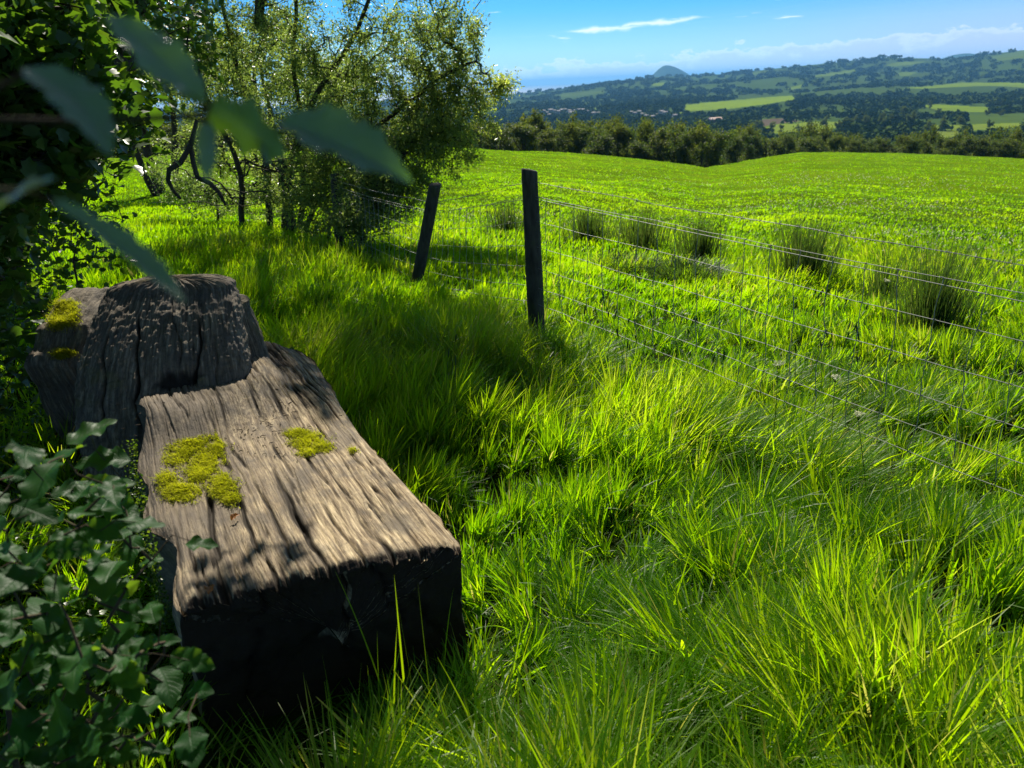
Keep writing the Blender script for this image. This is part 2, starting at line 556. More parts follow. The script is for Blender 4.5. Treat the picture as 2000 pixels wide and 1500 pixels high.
def hill_mat():
    """vertex attribute 'cover' picks what grows there: 0 woodland floor, then pasture tones, ploughed earth, moor"""
    m, n = new_mat('hill_cover')
    a = n.n('ShaderNodeAttribute', attribute_name='cover').outputs['Fac']
    co = n.n('ShaderNodeTexCoord').outputs['Object']
    n1 = n.noise(co, 0.01, 6, 0.6)
    n2 = n.noise(co, 0.08, 4, 0.6)
    cols = [(0.0, (0.042, 0.075, 0.018)), (0.2, (0.060, 0.105, 0.022)), (0.4, (0.075, 0.12, 0.02)), (0.6, (0.13, 0.20, 0.018)),
            (0.8, (0.17, 0.25, 0.016)), (1.0, (0.11, 0.085, 0.06))]
    c = n.ramp(a, cols)
    c = n.mix(n.math('MULTIPLY', smooth(n, n1, 0.4, 0.65), 0.25), c, (0.06, 0.08, 0.03, 1))
    c = n.mix(n.math('MULTIPLY', smooth(n, n2, 0.45, 0.7), 0.15), c, (0.03, 0.045, 0.015, 1))
    p = n.n('ShaderNodeBsdfDiffuse', {'Color': c})
    finish(n, p.outputs[0])
    return m


M_soil = ground_mat()
M_hill = hill_mat()
M_sea, _n = new_mat('sea_water')
_b = _n.n('ShaderNodeBump', {'Strength': 0.25, 'Distance': 2.0,
                             'Height': _n.noise(_n.mapping(_n.n('ShaderNodeTexCoord').outputs['Object'], (0.01, 0.03, 1)), 1.0, 4)})
_p = _n.n('ShaderNodeBsdfPrincipled', {'Base Color': (0.03, 0.06, 0.09, 1), 'Roughness': 0.35, 'IOR': 1.33, 'Normal': _b.outputs[0]})
finish(_n, _p.outputs[0])


def plain_mat(name, col, rough=0.8):
    m, n = new_mat(name)
    co = n.n('ShaderNodeTexCoord').outputs['Object']
    c = n.mix(n.math('MULTIPLY', n.noise(co, 0.7, 4), 0.35), (*col, 1), (col[0] * .6, col[1] * .6, col[2] * .6, 1))
    p = n.n('ShaderNodeBsdfPrincipled', {'Base Color': c, 'Roughness': rough})
    finish(n, p.outputs[0])
    return m


# ------------------------------------------------------------------ lie of the land
_AZ = np.array([-180, -60, -40, -20, -10, -1.84, 4.33, 9.73, 14.3, 16.8, 20.3, 26.2, 33.2, 45, 70, 180.])
_EL = np.array([-3.2, -3.2, -3.3, -3.5, -3.85, -4.14, -4.72, -5.32, -5.98, -5.55, -4.98, -5.10, -5.38, -5.7, -4.5, -3.2])
_RC = np.array([80, 80, 80, 80, 80, 80, 80, 80, 84, 125, 150, 150, 150, 150, 110, 80.])
_R = np.array([150., 250, 400, 700, 1000, 1500, 2200, 3000])
_Z = np.array([-24., -34, -44, -52, -56, -62, -62, -52])
_RIDAZ = np.array([-180, -60, -40, 0, 1.55, 5, 8.5, 10.1, 11.3, 13, 15, 18, 21, 24.6, 28.3, 32.2, 36, 60, 180.])
_RIDEL = np.array([-.8, -.8, -.8, -.72, -.62, -.40, -.12, .06, .10, .0, .10, .27, .44, .67, .42, .69, .85, .8, -.8])


def field_z(x, y):
    r = np.hypot(x, y)
    az = np.degrees(np.arctan2(x, y))
    el = np.interp(az, _AZ, _EL)
    rc = np.interp(az, _AZ, _RC)
    k = (np.tan(np.radians(-el)) * rc - 1.65) / (rc - 5.0)
    w = 1.5
    sp = lambda q: np.where(q > 30 * w, q, w * np.log1p(np.exp(np.clip(q / w, -40, 40))))
    z = -k * sp(np.minimum(r, rc) - 5.0)
    e = np.maximum(r - rc, 0)
    z = z - e * k - np.where(e < 30, 0.0045 * e * e, 0.0045 * 900 + 0.27 * (e - 30))
    # small lumps and dips
    fl = sstep(r, 1.0, 6.0)
    z = z - .09 * sstep((x - .186) * .872 + (y - 5.5) * .49, -1.6, -.1) * (1 - sstep(r, 15, 60))
    z = z + 0.035 * fl * fbm(x * 0.9, y * 0.9, seed=3, oct=3) + 0.10 * sstep(r, 8, 25) * fbm(x * 0.16, y * 0.16, seed=5, oct=3)
    return z


def hills_z(x, y):
    r = np.hypot(x, y)
    az = np.degrees(np.arctan2(x, y))
    z = np.interp(r, _R, _Z)
    rz = 1.65 + 4600 * np.tan(np.radians(np.interp(az, _RIDAZ, _RIDEL)))
    t = np.clip((r - 2200) / (4600 - 2200), 0, 1)
    t = t ** 1.25
    z = np.where(r > 2200, -62 + (rz + 62) * t, z)
    fall = np.clip((r - 4600) / 2600, 0, 1)
    z = np.where(r > 4600, rz + (-95 - rz) * sstep(fall, 0, 1), z)
    amp = sstep(r, 500, 2200) * 9 + sstep(r, 2500, 4000) * 6
    amp = amp * (1 - sstep(r, 4100, 4550) * 0.85) * (1 - sstep(r, 4600, 6000))
    z = z + amp * fbm(x / 520, y / 520, seed=11, oct=4)
    # the far conical hill and the far blue ridge to the right
    dx, dy = r * np.radians(az - 11.35), r - 8600.0
    pk = np.exp(-((np.abs(dx) / np.where(dx < 0, 190, 300)) ** 1.9) - (dy / 400) ** 2)
    z = z + np.where(r > 7200, pk * 215, 0)
    dx2, dy2 = r * np.radians(az - 29.2), r - 9500.0
    z = z + np.where(r > 7200, np.exp(-(dx2 / 420) ** 2 - (dy2 / 500) ** 2) * 208, 0)
    return z


def land_z(x, y):
    """field in front, then the slope down to the valley and the hills beyond"""
    x = np.asarray(x, float)
    y = np.asarray(y, float)
    return np.maximum(field_z(x, y), hills_z(x, y) - 400 * (1 - sstep(np.hypot(x, y), 120, 230)))


def gz(x, y):
    return float(land_z(np.array([x]), np.array([y]))[0])


def polar_sheet(name, radii, az, mat, attr_fn=None):
    a, r = np.meshgrid(np.radians(az), radii)
    x, y = r * np.sin(a), r * np.cos(a)
    z = land_z(x.ravel(), y.ravel())
    V = np.stack([x.ravel(), y.ravel(), z], 1)
    nr, na = a.shape
    i = np.arange(nr - 1)[:, None] * na
    j = np.arange(na - 1)[None]
    q = np.stack([i + j, i + na + j, i + na + j + 1, i + j + 1], -1).reshape(-1, 4)
    me = mesh_np(name, V, [q[:, ::-1]], mat, attr_fn(V, a.ravel(), r.ravel()) if attr_fn else None, True)
    return link(name, me)


az_front = np.arange(-50, 50.01, 0.5)
az_all = np.concatenate([np.arange(-180, -50, 4.0), az_front, np.arange(54, 180.1, 3.0)])
az_all[-1] = 180.0
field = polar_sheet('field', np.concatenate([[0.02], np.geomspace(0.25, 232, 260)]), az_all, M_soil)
tag(field, 'grassy field sloping down from the fence to the line of trees', 'field', kind='structure')

# patches of pasture and plough on the far slopes: outlines in degrees (azimuth, elevation) seen from the bench
def patch(pts):
    return np.array([azel(*p) for p in pts])


PATCH = [
    (0.80, patch([(1332, 205), (1470, 192), (1560, 186), (1555, 194), (1500, 203), (1420, 213), (1345, 217)])),
    (0.82, patch([(1448, 214), (1474, 209), (1470, 217), (1452, 218)])),
    (0.84, patch([(1480, 252), (1520, 243), (1600, 237), (1660, 238), (1655, 247), (1590, 257), (1470, 262)])),
    (1.00, patch([(1470, 246), (1490, 233), (1530, 231), (1575, 236), (1515, 243), (1480, 250)])),
    (0.55, patch([(1565, 155), (1610, 143), (1680, 134), (1670, 140), (1620, 148), (1575, 152)])),
    (0.55, patch([(1725, 127), (1760, 120), (1810, 120), (1780, 127), (1740, 131)])),
    (0.50, patch([(1735, 148), (1760, 141), (1790, 142), (1775, 149)])),
    (0.70, patch([(1765, 172), (1830, 166), (1880, 161), (2010, 162), (2010, 172), (1930, 168), (1860, 170), (1800, 174)])),
    (0.72, patch([(1790, 206), (1830, 203), (1925, 209), (2010, 214), (2010, 219), (1900, 219), (1830, 215)])),
    (0.45, patch([(1640, 219), (1720, 222), (1850, 219), (1880, 227), (1800, 232), (1680, 226), (1560, 224)])),
    (0.28, patch([(1890, 224), (2010, 221), (2010, 240), (1890, 244)])),
    (0.84, patch([(1795, 246), (1880, 244), (1990, 240), (2010, 247), (1880, 256), (1800, 252)])),
    (0.86, patch([(1800, 257), (1880, 255), (1870, 268), (1830, 270), (1790, 264)])),
    (0.62, patch([(1268, 162), (1300, 161), (1300, 168), (1275, 168)])),
    (0.50, patch([(1140, 212), (1175, 210), (1170, 215), (1145, 216)])),
    (0.50, patch([(1135, 196), (1150, 194), (1148, 199), (1136, 200)])),
    (0.70, patch([(1300, 221), (1345, 218), (1340, 225), (1305, 227)])),
    (0.60, patch([(1535, 172), (1570, 164), (1566, 172), (1545, 176)])),
    (0.45, patch([(1930, 112), (2010, 96), (2010, 112), (1960, 118)])),
    (0.40, patch([(1090, 184), (1180, 176), (1180, 181), (1100, 190)])),
    (0.45, patch([(1460, 143), (1505, 137), (1500, 141), (1470, 146)])),
]


def in_poly(px, py, poly):
    c = np.zeros(len(px), bool)
    j = len(poly) - 1
    for i in range(len(poly)):
        xi, yi = poly[i]
        xj, yj = poly[j]
        k = ((yi > py) != (yj > py)) & (px < (xj - xi) * (py - yi) / (yj - yi + 1e-12) + xi)
        c ^= k
        j = i
    return c


def cover_at(V):
    r = np.hypot(V[:, 0], V[:, 1])
    az = np.degrees(np.arctan2(V[:, 0], V[:, 1]))
    el = np.degrees(np.arctan2(V[:, 2] - 1.65, r))
    wob = 0.05 * fbm(V[:, 0] / 90, V[:, 1] / 90, seed=31, oct=3)
    base = 0.10 + 0.08 * fbm(V[:, 0] / 300, V[:, 1] / 300, seed=21, oct=3)
    base = np.where(r > 7000, 0.0, base)
    out = np.clip(base, 0, 0.3)
    for v, poly in PATCH:
        out = np.where(in_poly(az + wob * 2, el + wob * 0.35, poly) & (r < 5200), v, out)
    return out


hill_r = np.concatenate([np.geomspace(232, 2200, 190), np.linspace(2215, 4700, 190), np.geomspace(4760, 12500, 70)])
hill_az = np.concatenate([np.arange(-60, -12, 0.5), np.arange(-12, 38, 0.09), np.arange(38, 62, 0.5)])
hills = polar_sheet('hills', hill_r, hill_az, M_hill, lambda V, a, r: {'cover': cover_at(V)})
tag(hills, 'wooded hillside with patches of pasture across the valley', 'hills', kind='structure')

_a = np.radians(np.linspace(-75, 75, 61))
_r = np.array([3000., 9000, 20000, 40000])
_aa, _rr = np.meshgrid(_a, _r)
_V = np.stack([(_rr * np.sin(_aa)).ravel(), (_rr * np.cos(_aa)).ravel(), np.full(_aa.size, -84.0)], 1)
_i = np.arange(3)[:, None] * 61
_j = np.arange(60)[None]
sea = link('sea', mesh_np('sea', _V, [np.stack([_i + _j, _i + _j + 1, _i + 61 + _j + 1, _i + 61 + _j], -1).reshape(-1, 4)[:, ::-1]], M_sea))
tag(sea, 'pale strip of sea on the horizon', 'sea', kind='structure')

# ------------------------------------------------------------------ growing things: branches and leaves
def grow(trunks, targets, rng, step=0.22, wob=0.05, sag=0.0, r_tip=0.004, power=0.46, up=0.25):
    """trunks: list of (points, radii). Every target is joined to the nearest branch by a crooked path.
    Returns an Acc with the woody tubes, and for each target the path of its twig."""
    pos, par, fixed = [], [], {}
    acc = Acc()
    for P, R in trunks:
        P = np.asarray(P, float)
        n = max(3, int(np.linalg.norm(np.diff(P, axis=0), axis=1).sum() / step))
        t = np.linspace(0, len(P) - 1, n)
        Q = np.stack([np.interp(t, np.arange(len(P)), P[:, k]) for k in range(3)], 1)
        # soften the corners
        for _ in range(2):
            Q[1:-1] = 0.25 * Q[:-2] + 0.5 * Q[1:-1] + 0.25 * Q[2:]
        Q[1:-1] += rng.normal(0, wob * 0.35, (n - 2, 3))
        RR = np.interp(t, np.arange(len(P)), np.asarray(R, float))
        base = len(pos)
        for i in range(n):
            pos.append(Q[i])
            par.append(base + i - 1 if i else -1)
            fixed[base + i] = RR[i]
        acc.tube(Q, RR, 9)
    arr = np.zeros((len(pos) + len(targets) * 60, 3))
    arr[:len(pos)] = pos
    n = len(pos)
    root_d = np.array([np.min(np.linalg.norm(arr[:n] - t, axis=1)) for t in targets])
    order = np.argsort(root_d)
    chains = []
    for k in order:
        t = targets[k]
        dv = arr[:n] - t
        d = np.linalg.norm(dv, axis=1) + up * np.maximum(dv[:, 2], 0)
        a = int(np.argmin(d))
        L = np.linalg.norm(t - arr[a])
        m = min(58, max(2, int(L / step)))
        s = np.linspace(0, 1, m + 1)[1:, None]
        side = rng.normal(0, 1, 3) * L * 0.10
        P = arr[a] + (t - arr[a]) * s + side * np.sin(np.pi * s) + np.array([0, 0, 1.0]) * L * (0.10 - sag) * np.sin(np.pi * s)
        P[:-1] += rng.normal(0, wob, (m - 1 if m > 1 else 0, 3)) if m > 1 else 0
        arr[n:n + m] = P
        par.extend([a] + list(range(n, n + m - 1)))
        chains.append((k, a, n, m))
        n += m
    cnt = np.zeros(n)
    for k, a, s0, m in chains:
        cnt[s0 + m - 1] += 1
    for i in range(n - 1, -1, -1):
        if par[i] >= 0:
            cnt[par[i]] += cnt[i]
    rad = r_tip * np.maximum(cnt, 1) ** power
    for i, r in fixed.items():
        rad[i] = r
    paths = {}
    for k, a, s0, m in chains:
        ids = [a] + list(range(s0, s0 + m))
        P = arr[ids]
        R = rad[ids].copy()
        R[0] = min(R[0], R[1] * 1.15)
        R[-1] *= 0.6
        acc.tube(P, R, 6 if R[1] > 0.012 else 4, cap=False)
        paths[k] = P
    return acc, paths


LEAF4 = (np.array([[0, 0, 0], [0.5, 0.45, 0.10], [0, 1, -0.05], [-0.5, 0.45, 0.10]]), [np.array([[0, 1, 2], [0, 2, 3]])])
# pointed lobed broad leaf, folded along its midrib
LEAFB = (np.array([[0, 0, 0], [0.22, 0.08, .05], [0.50, 0.30, .10], [0.36, 0.42, .06], [0.46, 0.66, .08], [0.20, 0.76, .03], [0, 1, -.08],
                   [-0.20, 0.76, .03], [-0.46, 0.66, .08], [-0.36, 0.42, .06], [-0.50, 0.30, .10], [-0.22, 0.08, .05], [0, .4, 0.0]]),
         [np.array([[12, 0, 1], [12, 1, 2], [12, 2, 3], [12, 3, 4], [12, 4, 5], [12, 5, 6], [12, 6, 7], [12, 7, 8], [12, 8, 9],
                    [12, 9, 10], [12, 10, 11], [12, 11, 0]])])


def scatter_leaves(tmpl, P, D, N, length, width, tint):
    """one leaf per point: D = direction of the midrib, N = rough upper side"""
    T, faces = tmpl
    D = unit(D)
    X = unit(np.cross(D, N))
    Z = np.cross(X, D)
    n, k = len(P), len(T)
    V = (P[:, None] + T[None, :, 0, None] * X[:, None] * np.reshape(width, (-1, 1, 1))
         + T[None, :, 1, None] * D[:, None] * np.reshape(length, (-1, 1, 1))
         + T[None, :, 2, None] * Z[:, None] * np.reshape(length, (-1, 1, 1)))
    off = (np.arange(n) * k)[:, None, None]
    F = [(f[None] + off).reshape(-1, f.shape[1]) for f in faces]
    return V.reshape(-1, 3), F, np.repeat(np.asarray(tint, float), k)


def leaves_on(paths, rng, per, spread, tail=0.55):
    """points and directions along the outer part of every twig"""
    Ps, Ds = [], []
    for P in paths.values():
        k = len(P)
        t = (1 - tail * rng.random(per) ** 1.2) * (k - 1)
        i = np.minimum(t.astype(int), k - 2)
        f = (t - i)[:, None]
        q = P[i] * (1 - f) + P[i + 1] * f + rng.normal(0, spread, (per, 3))
        d = unit(P[i + 1] - P[i]) * 0.7 + rng.normal(0, 0.75, (per, 3))
        Ps.append(q)
        Ds.append(d)
    return np.concatenate(Ps), np.concatenate(Ds)


def blob_points(blobs, rng):
    out = []
    for c, r, n in blobs:
        d = unit(rng.normal(0, 1, (n, 3)))
        out.append(np.asarray(c) + d * (rng.random((n, 1)) ** 0.45) * np.asarray(r))
    return np.concatenate(out)


def make_tree(name, loc, label, cat, trunks, targets, rng, leaf, per, spread, length, width, mat, group=None, bark=None, tail=0.55,
              tint_fn=None, flat=0.6, gaps=(), **kw):
    t = thing(name, loc, label, cat, group)
    acc, paths = grow(trunks, targets, rng, **kw)
    link('trunk', acc.mesh('trunk', bark or M_bark), t)
    P, D = leaves_on(paths, rng, per, spread, tail)
    for c, rad_g in gaps:
        q = P - np.asarray(c, float)
        L_ = np.array(to_sun)
        al = q @ L_
        k = (np.linalg.norm(q - al[:, None] * L_, axis=1) > rad_g) | (al < 0)
        P, D = P[k], D[k]
    N = rng.normal(0, flat, P.shape) + np.array([0, 0, 1.0])
    n = len(P)
    tint = np.clip(rng.normal(0.42, 0.22, n) + 0.22 * vnoise(P[:, 0] * .9, P[:, 1] * .9, P[:, 2] * .9, 77), 0, 1)
    if tint_fn is not None:
        tint = np.clip(tint_fn(P, tint), 0, 1)
    L = length * rng.uniform(0.6, 1.25, n)
    W = width * rng.uniform(0.7, 1.2, n)
    V, F, T = scatter_leaves(leaf, P, D, N, L, W, tint)
    link('crown', mesh_np('crown', V, F, mat, {'tint': T}), t)
    return t


# --- the willow leaning over the fence
rng = np.random.default_rng(7)
wb = gz(-3.6, 12.6)
stems = []
for (bx, by), path, r in [((-3.6, 12.6), [(560, 330, 12.4), (620, 180, 12.2), (700, 60, 12.0), (740, -60, 11.8)], .11),
                          ((-3.9, 12.9), [(520, 300, 12.8), (470, 150, 12.8), (430, 0, 12.6), (410, -120, 12.3)], .10),
                          ((-3.2, 12.2), [(640, 320, 11.9), (760, 230, 11.6), (860, 150, 11.5), (930, 120, 11.4)], .08),
                          ((-4.3, 12.7), [(470, 320, 12.6), (400, 190, 12.4), (370, 60, 12.0), (360, -60, 11.6)], .09),
                          ((-3.4, 12.8), [(600, 290, 12.9), (570, 120, 12.9), (580, -20, 12.6), (600, -150, 11.8)], .09)]:
    pts = [np.array([bx, by, gz(bx, by) - .1])] + [at_y(*p) for p in path]
    stems.append((pts, np.linspace(r * .55, r * 0.2, len(pts))))
# boughs reaching out over the grass, above the picture
for pts in ([(-3.4, 12.2, 2.6), (-2.7, 10.8, 4.2), (-2.1, 9.4, 5.0), (-1.6, 8.3, 5.2)], [(-3.9, 12.6, 3.0), (-3.6, 10.8, 4.6), (-3.3, 9.0, 5.2)]):
    stems.append(([np.array(p) for p in pts], np.linspace(.07, .03, len(pts))))
WB = [(at_y(620, 120, 12.4), (1.5, 1.3, 1.0), 240), (at_y(470, 60, 12.7), (1.4, 1.2, 1.1), 200), (at_y(760, 130, 11.9), (1.2, 1.1, .9), 230),
      (at_y(720, 240, 11.6), (1.2, 1.0, .6), 170), (at_y(850, 70, 11.6), (.75, .7, .7), 120), (at_y(865, 200, 11.4), (.6, .6, .6), 130),
      (at_y(935, 175, 11.4), (.40, .4, .34), 40), (at_y(985, 165, 11.3), (.28, .25, .14), 14), (at_y(905, 60, 11.5), (.35, .4, .50), 26),
      (at_y(930, 250, 11.2), (.3, .3, .22), 14), (at_y(840, 290, 10.9), (.75, .6, .48), 190), (at_y(750, 370, 10.3), (.62, .5, .40), 190), (at_y(640, 330, 11.2), (.7, .6, .4), 120),
      (at_y(690, 430, 9.7), (.35, .4, .22), 60), (at_y(380, 130, 12.3), (.9, .9, .9), 120), (at_y(320, 60, 12.6), (.8, .8, .8), 80),
      (at_y(560, -80, 12.2), (2.2, 1.4, .9), 170), (at_y(800, -70, 11.6), (1.3, 1.1, .7), 90), (at_y(590, 255, 12.4), (1.0, .9, .5), 80), (at_y(470, 320, 13.6), (1.1, .5, .35), 70), (at_y(570, 350, 12.9), (.9, .5, .28), 60), (at_y(390, 270, 13.8), (.8, .5, .4), 50),
      ((-1.15, 9.5, 4.4), (.75, 1.2, .5), 230), ((-1.30, 8.2, 4.35), (.5, .6, .35), 120), ((-1.5, 11.2, 4.8), (.9, 1.1, .6), 200), ((-.75, 8.9, 4.3), (.4, .6, .3), 80),
      ((-1.9, 9.3, 5.0), (.9, 1.2, .7), 190), ((-3.2, 12.2, 4.7), (1.2, 1.0, .6), 160), ((-2.3, 11.2, 4.7), (.9, .9, .5), 150), ((-4.4, 14.0, 4.7), (1.2, 1.0, .6), 120), ((-3.4, 10.6, 5.0), (1.3, 1.3, .8), 300), ((-2.4, 11.4, 5.3), (1.5, 1.2, .8), 80), ((-4.6, 12.0, 4.6), (1.4, 1.2, 1.0), 200)]
make_tree('willow_tree', (-3.7, 12.6, wb), 'bushy willow with fine silvery leaves leaning over the wire fence', 'tree', stems,
          blob_points(WB, rng), rng, LEAF4, 41, .058, .058, .022, M_willow, tail=1.0, step=0.2, wob=0.03, r_tip=0.0035, power=0.42,
          tint_fn=lambda P, t: t + 0.35 * sstep(P[:, 0], -1.6, 0.2))

rng = np.random.default_rng(71)
for (bx, by, pts, lb) in [(-5.3, 14.4, [((-5.3, 14.4, .55), (.9, .5, .5), 90), ((-4.3, 14.0, .5), (.7, .5, .42), 70), ((-6.0, 14.6, .9), (.6, .5, .5), 50)], 'dark low bush filling the gap behind the willow stems'),
                          (-2.6, 11.3, [((-2.5, 11.2, .5), (.8, .45, .42), 90), ((-1.8, 10.6, .45), (.5, .4, .36), 50), ((-3.2, 11.8, .6), (.6, .5, .45), 60)], 'dark leafy bush in front of the willow foot along the fence')]:
    bz = gz(bx, by)
    make_tree('hedge_bush', (bx, by, bz), lb, 'bush', [([np.array([bx, by, bz - .05]), np.array([bx + .1, by, bz + .3]), np.array([bx + .05, by, bz + .6])], [.03, .02, .01])],
              blob_points([((c[0], c[1], c[2] + bz), r, n) for c, r, n in pts], rng), rng, LEAF4, 34, .055, .055, .026, M_willow, bark=M_twig, tail=1.0, step=.15, wob=.03, r_tip=.0022,
              tint_fn=lambda P, t: t * .7)

# bare tangled lower boughs of the willow, dead
acc = Acc()
for k in range(46):
    p0 = at_y(rng.uniform(430, 640), rng.uniform(270, 400), rng.uniform(11.2, 12.6))
    d = np.array([rng.normal(0, 1), rng.normal(0, .5), rng.normal(0.1, .55)])
    n = 8
    P = p0 + d * np.linspace(0, 1, n)[:, None] * rng.uniform(.4, .9) + np.cumsum(rng.normal(0, .05, (n, 3)), 0)
    P[:, 2] = np.maximum(P[:, 2], 0.12)
    acc.tube(P, np.linspace(rng.uniform(.008, .02), .004, n), 5)
tag(link('dead_branches', acc.mesh('dead_branches', M_bark)), 'tangle of bare dead twigs low under the willow', 'dead branches', kind='stuff')

acc = Acc()
acc.tube([at_y(*p) for p in [(384, 235, 9.0), (372, 285, 8.95), (352, 318, 8.9), (330, 332, 8.8), (328, 352, 8.8), (338, 372, 8.8), (352, 388, 8.7)]],
         [.02, .03, .032, .030, .026, .022, .015], 7)
acc.tube([at_y(*p) for p in [(372, 285, 8.95), (378, 320, 8.95), (386, 347, 8.9), (410, 358, 8.9), (428, 376, 8.8), (440, 400, 8.7)]],
         [.028, .028, .030, .028, .024, .014], 7)
tag(link('crooked_branch', acc.mesh('crooked_branch', M_bark)), 'crooked dark bough hanging down into the bright grass under the trees', 'branch')

# --- the broad-leaved tree at the left, its boughs over the path
rng = np.random.default_rng(12)
b0 = np.array([-5.2, 7.4, gz(-5.2, 7.4) - .1])
st = [([b0, at_y(120, 200, 7.3), at_y(205, 100, 7.2), at_y(262, 20, 7.0), at_y(285, -120, 6.8), at_y(330, -330, 6.6)], [.2, .15, .12, .09, .05, .03]),
      ([at_y(205, 105, 7.2), at_y(150, 85, 6.6), at_y(60, 70, 5.8), at_y(0, 30, 5.0), at_y(-60, -40, 4.4)], [.12, .11, .09, .07, .05]),
      ([at_y(262, 115, 7.1), at_y(220, 138, 6.6), at_y(120, 170, 5.6), at_y(60, 190, 4.8)], [.07, .07, .05, .03]),
      ([at_y(285, -120, 6.8), (-2.9, 6.0, 4.2), (-2.3, 5.2, 4.4), (-2.0, 4.6, 4.3)], [.08, .07, .05, .03]),
      ([at_y(-60, -40, 4.4), (-3.0, 3.4, 3.0), (-2.7, 2.4, 3.1), (-2.2, 1.4, 3.0), (-1.4, -.6, 3.1), (.2, -1.5, 3.0), (1.8, -1.9, 2.8)], [.06, .055, .05, .045, .04, .03, .02])]  # bough drawn out to carry the unseen added crown behind the viewer
LB = [(at_y(30, 100, 3.4), (.36, .4, .32), 60), (at_y(-10, 240, 3.2), (.3, .4, .3), 60), (at_y(190, 210, 5.2), (.5, .5, .28), 46),
      (at_y(50, 265, 3.3), (.32, .35, .17), 34), (at_y(30, 20, 5.0), (.7, .7, .4), 60), (at_y(130, 30, 6.0), (.6, .6, .3), 36),
      (at_y(-100, 380, 3.9), (.4, .5, .35), 46), (at_y(-150, 500, 3.4), (.45, .5, .3), 50), (at_y(300, 60, 7.8), (.6, .7, .5), 40),
      (at_y(200, -60, 6.2), (1.1, 1.0, .5), 40),
      ((-3.4, 5.9, 3.75), (.7, .8, .6), 30), ((-1.2, 4.25, 3.0), (.32, .3, .25), 30), ((-1.04, 4.22, 3.02), (.34, .20, .2), 60), ((-3.3, 4.6, 3.6), (.8, .9, .7), 70), ((-2.1, 4.2, 4.0), (.75, .6, .5), 46),
      ((-3.4, 6.8, 4.6), (1.0, 1.0, .8), 40), ((-2.6, 2.9, 3.2), (.9, .9, .6), 70), ((-2.5, 7.9, 4.5), (.5, .6, .5), 16), ((-.55, 2.75, 3.75), (.5, .5, .35), 12), ((-1.2, 2.9, 3.7), (.6, .6, .4), 30),
      ((-2.2, 1.2, 3.0), (.9, .8, .5), 60), ((-3.3, 3.0, 1.6), (.6, .9, .9), 70),
      # unseen crown added over the path and behind the viewer, to dim sky light
      ((-1.5, -.9, 3.0), (1.4, 1.0, .8), 120), ((.4, -1.7, 2.3), (1.7, .7, 1.2), 150), ((-2.3, -.6, 1.4), (.7, 1.1, 1.3), 120), ((2.2, -2.0, 2.2), (1.2, .7, 1.3), 110),
      ((.8, -1.2, 4.0), (1.6, 1.2, .7), 110)]
make_tree('broadleaf_tree', tuple(b0), 'dark broad-leaved tree at the left edge, boughs hanging over the log seat', 'tree', st,
          blob_points(LB, rng), rng, LEAFB, 25, .09, .078, .062, M_syc, tail=0.45, step=0.2, wob=0.03, r_tip=0.004, flat=0.45,
          gaps=[((-2.08, 3.60, .78), .24), ((-1.60, 3.30, .85), .10), ((-1.35, 3.15, .7), .08)])

# --- low dark shrub below it
sb = (-3.2, 4.2, gz(-3.2, 4.2))
SB = [((-2.85, 4.0, .45), (.4, .7, .4), 60), ((-3.3, 5.0, .8), (.8, 1.0, .7), 80), ((-2.75, 3.0, .4), (.4, .6, .35), 50),
      ((-3.9, 6.3, 1.0), (.9, .9, .8), 70), ((-2.9, 2.2, .4), (.5, .5, .4), 30)]
make_tree('bramble_bush', sb, 'dark tangled bramble bush in the shade left of the log seat', 'bush',
          [([np.array(sb), np.array([-3.1, 4.1, .4]), np.array([-2.9, 3.9, .6])], [.03, .02, .012])],
          blob_points(SB, rng), rng, LEAFB, 15, .07, .06, .05, M_ivy, bark=M_twig, tail=0.8, step=0.15, wob=0.03, r_tip=0.002)

# --- thorn trees and hedge behind, at the left
HT = [(-9.6, 22.5, 5.4, 'small many-stemmed thorn tree behind the bright patch of grass'),
      (-12.8, 20.0, 5.2, 'dark thorn tree behind the broad-leaved tree at the left edge'),
      (-7.0, 25.0, 5.6, 'thorn tree seen through the willow, left of its stems'),
      (-6.2, 34.0, 6.0, 'hedge tree seen through the lower willow boughs')]
for i, (hx, hy, hh, lb) in enumerate(HT):
    rng = np.random.default_rng(40 + i)
    hz = gz(hx, hy)
    st = []
    for k in range(4):
        a = rng.uniform(0, 6.28)
        q = np.array([hx + .35 * math.cos(a), hy + .35 * math.sin(a), hz - .1])
        tp = q + np.array([math.cos(a) * rng.uniform(.2, 1.0), math.sin(a) * rng.uniform(.2, 1.0), hh * rng.uniform(.55, .75)])
        st.append(([q, q * .6 + tp * .4 + rng.normal(0, .12, 3), tp], [.10, .08, .04]))
    bl = [((hx + rng.normal(0, 1.2), hy + rng.normal(0, 1.0), hz + hh * rng.uniform(.45, .85)), (1.1, 1.0, .8), 34) for k in range(9)]
    make_tree('thorn_tree', (hx, hy, hz), lb, 'tree', st, blob_points(bl, rng), rng, LEAF4, 34, .14, .10, .06, M_willow,
              group='thorn trees at the left of the field', tail=0.7, step=0.3, wob=0.05, r_tip=0.006)


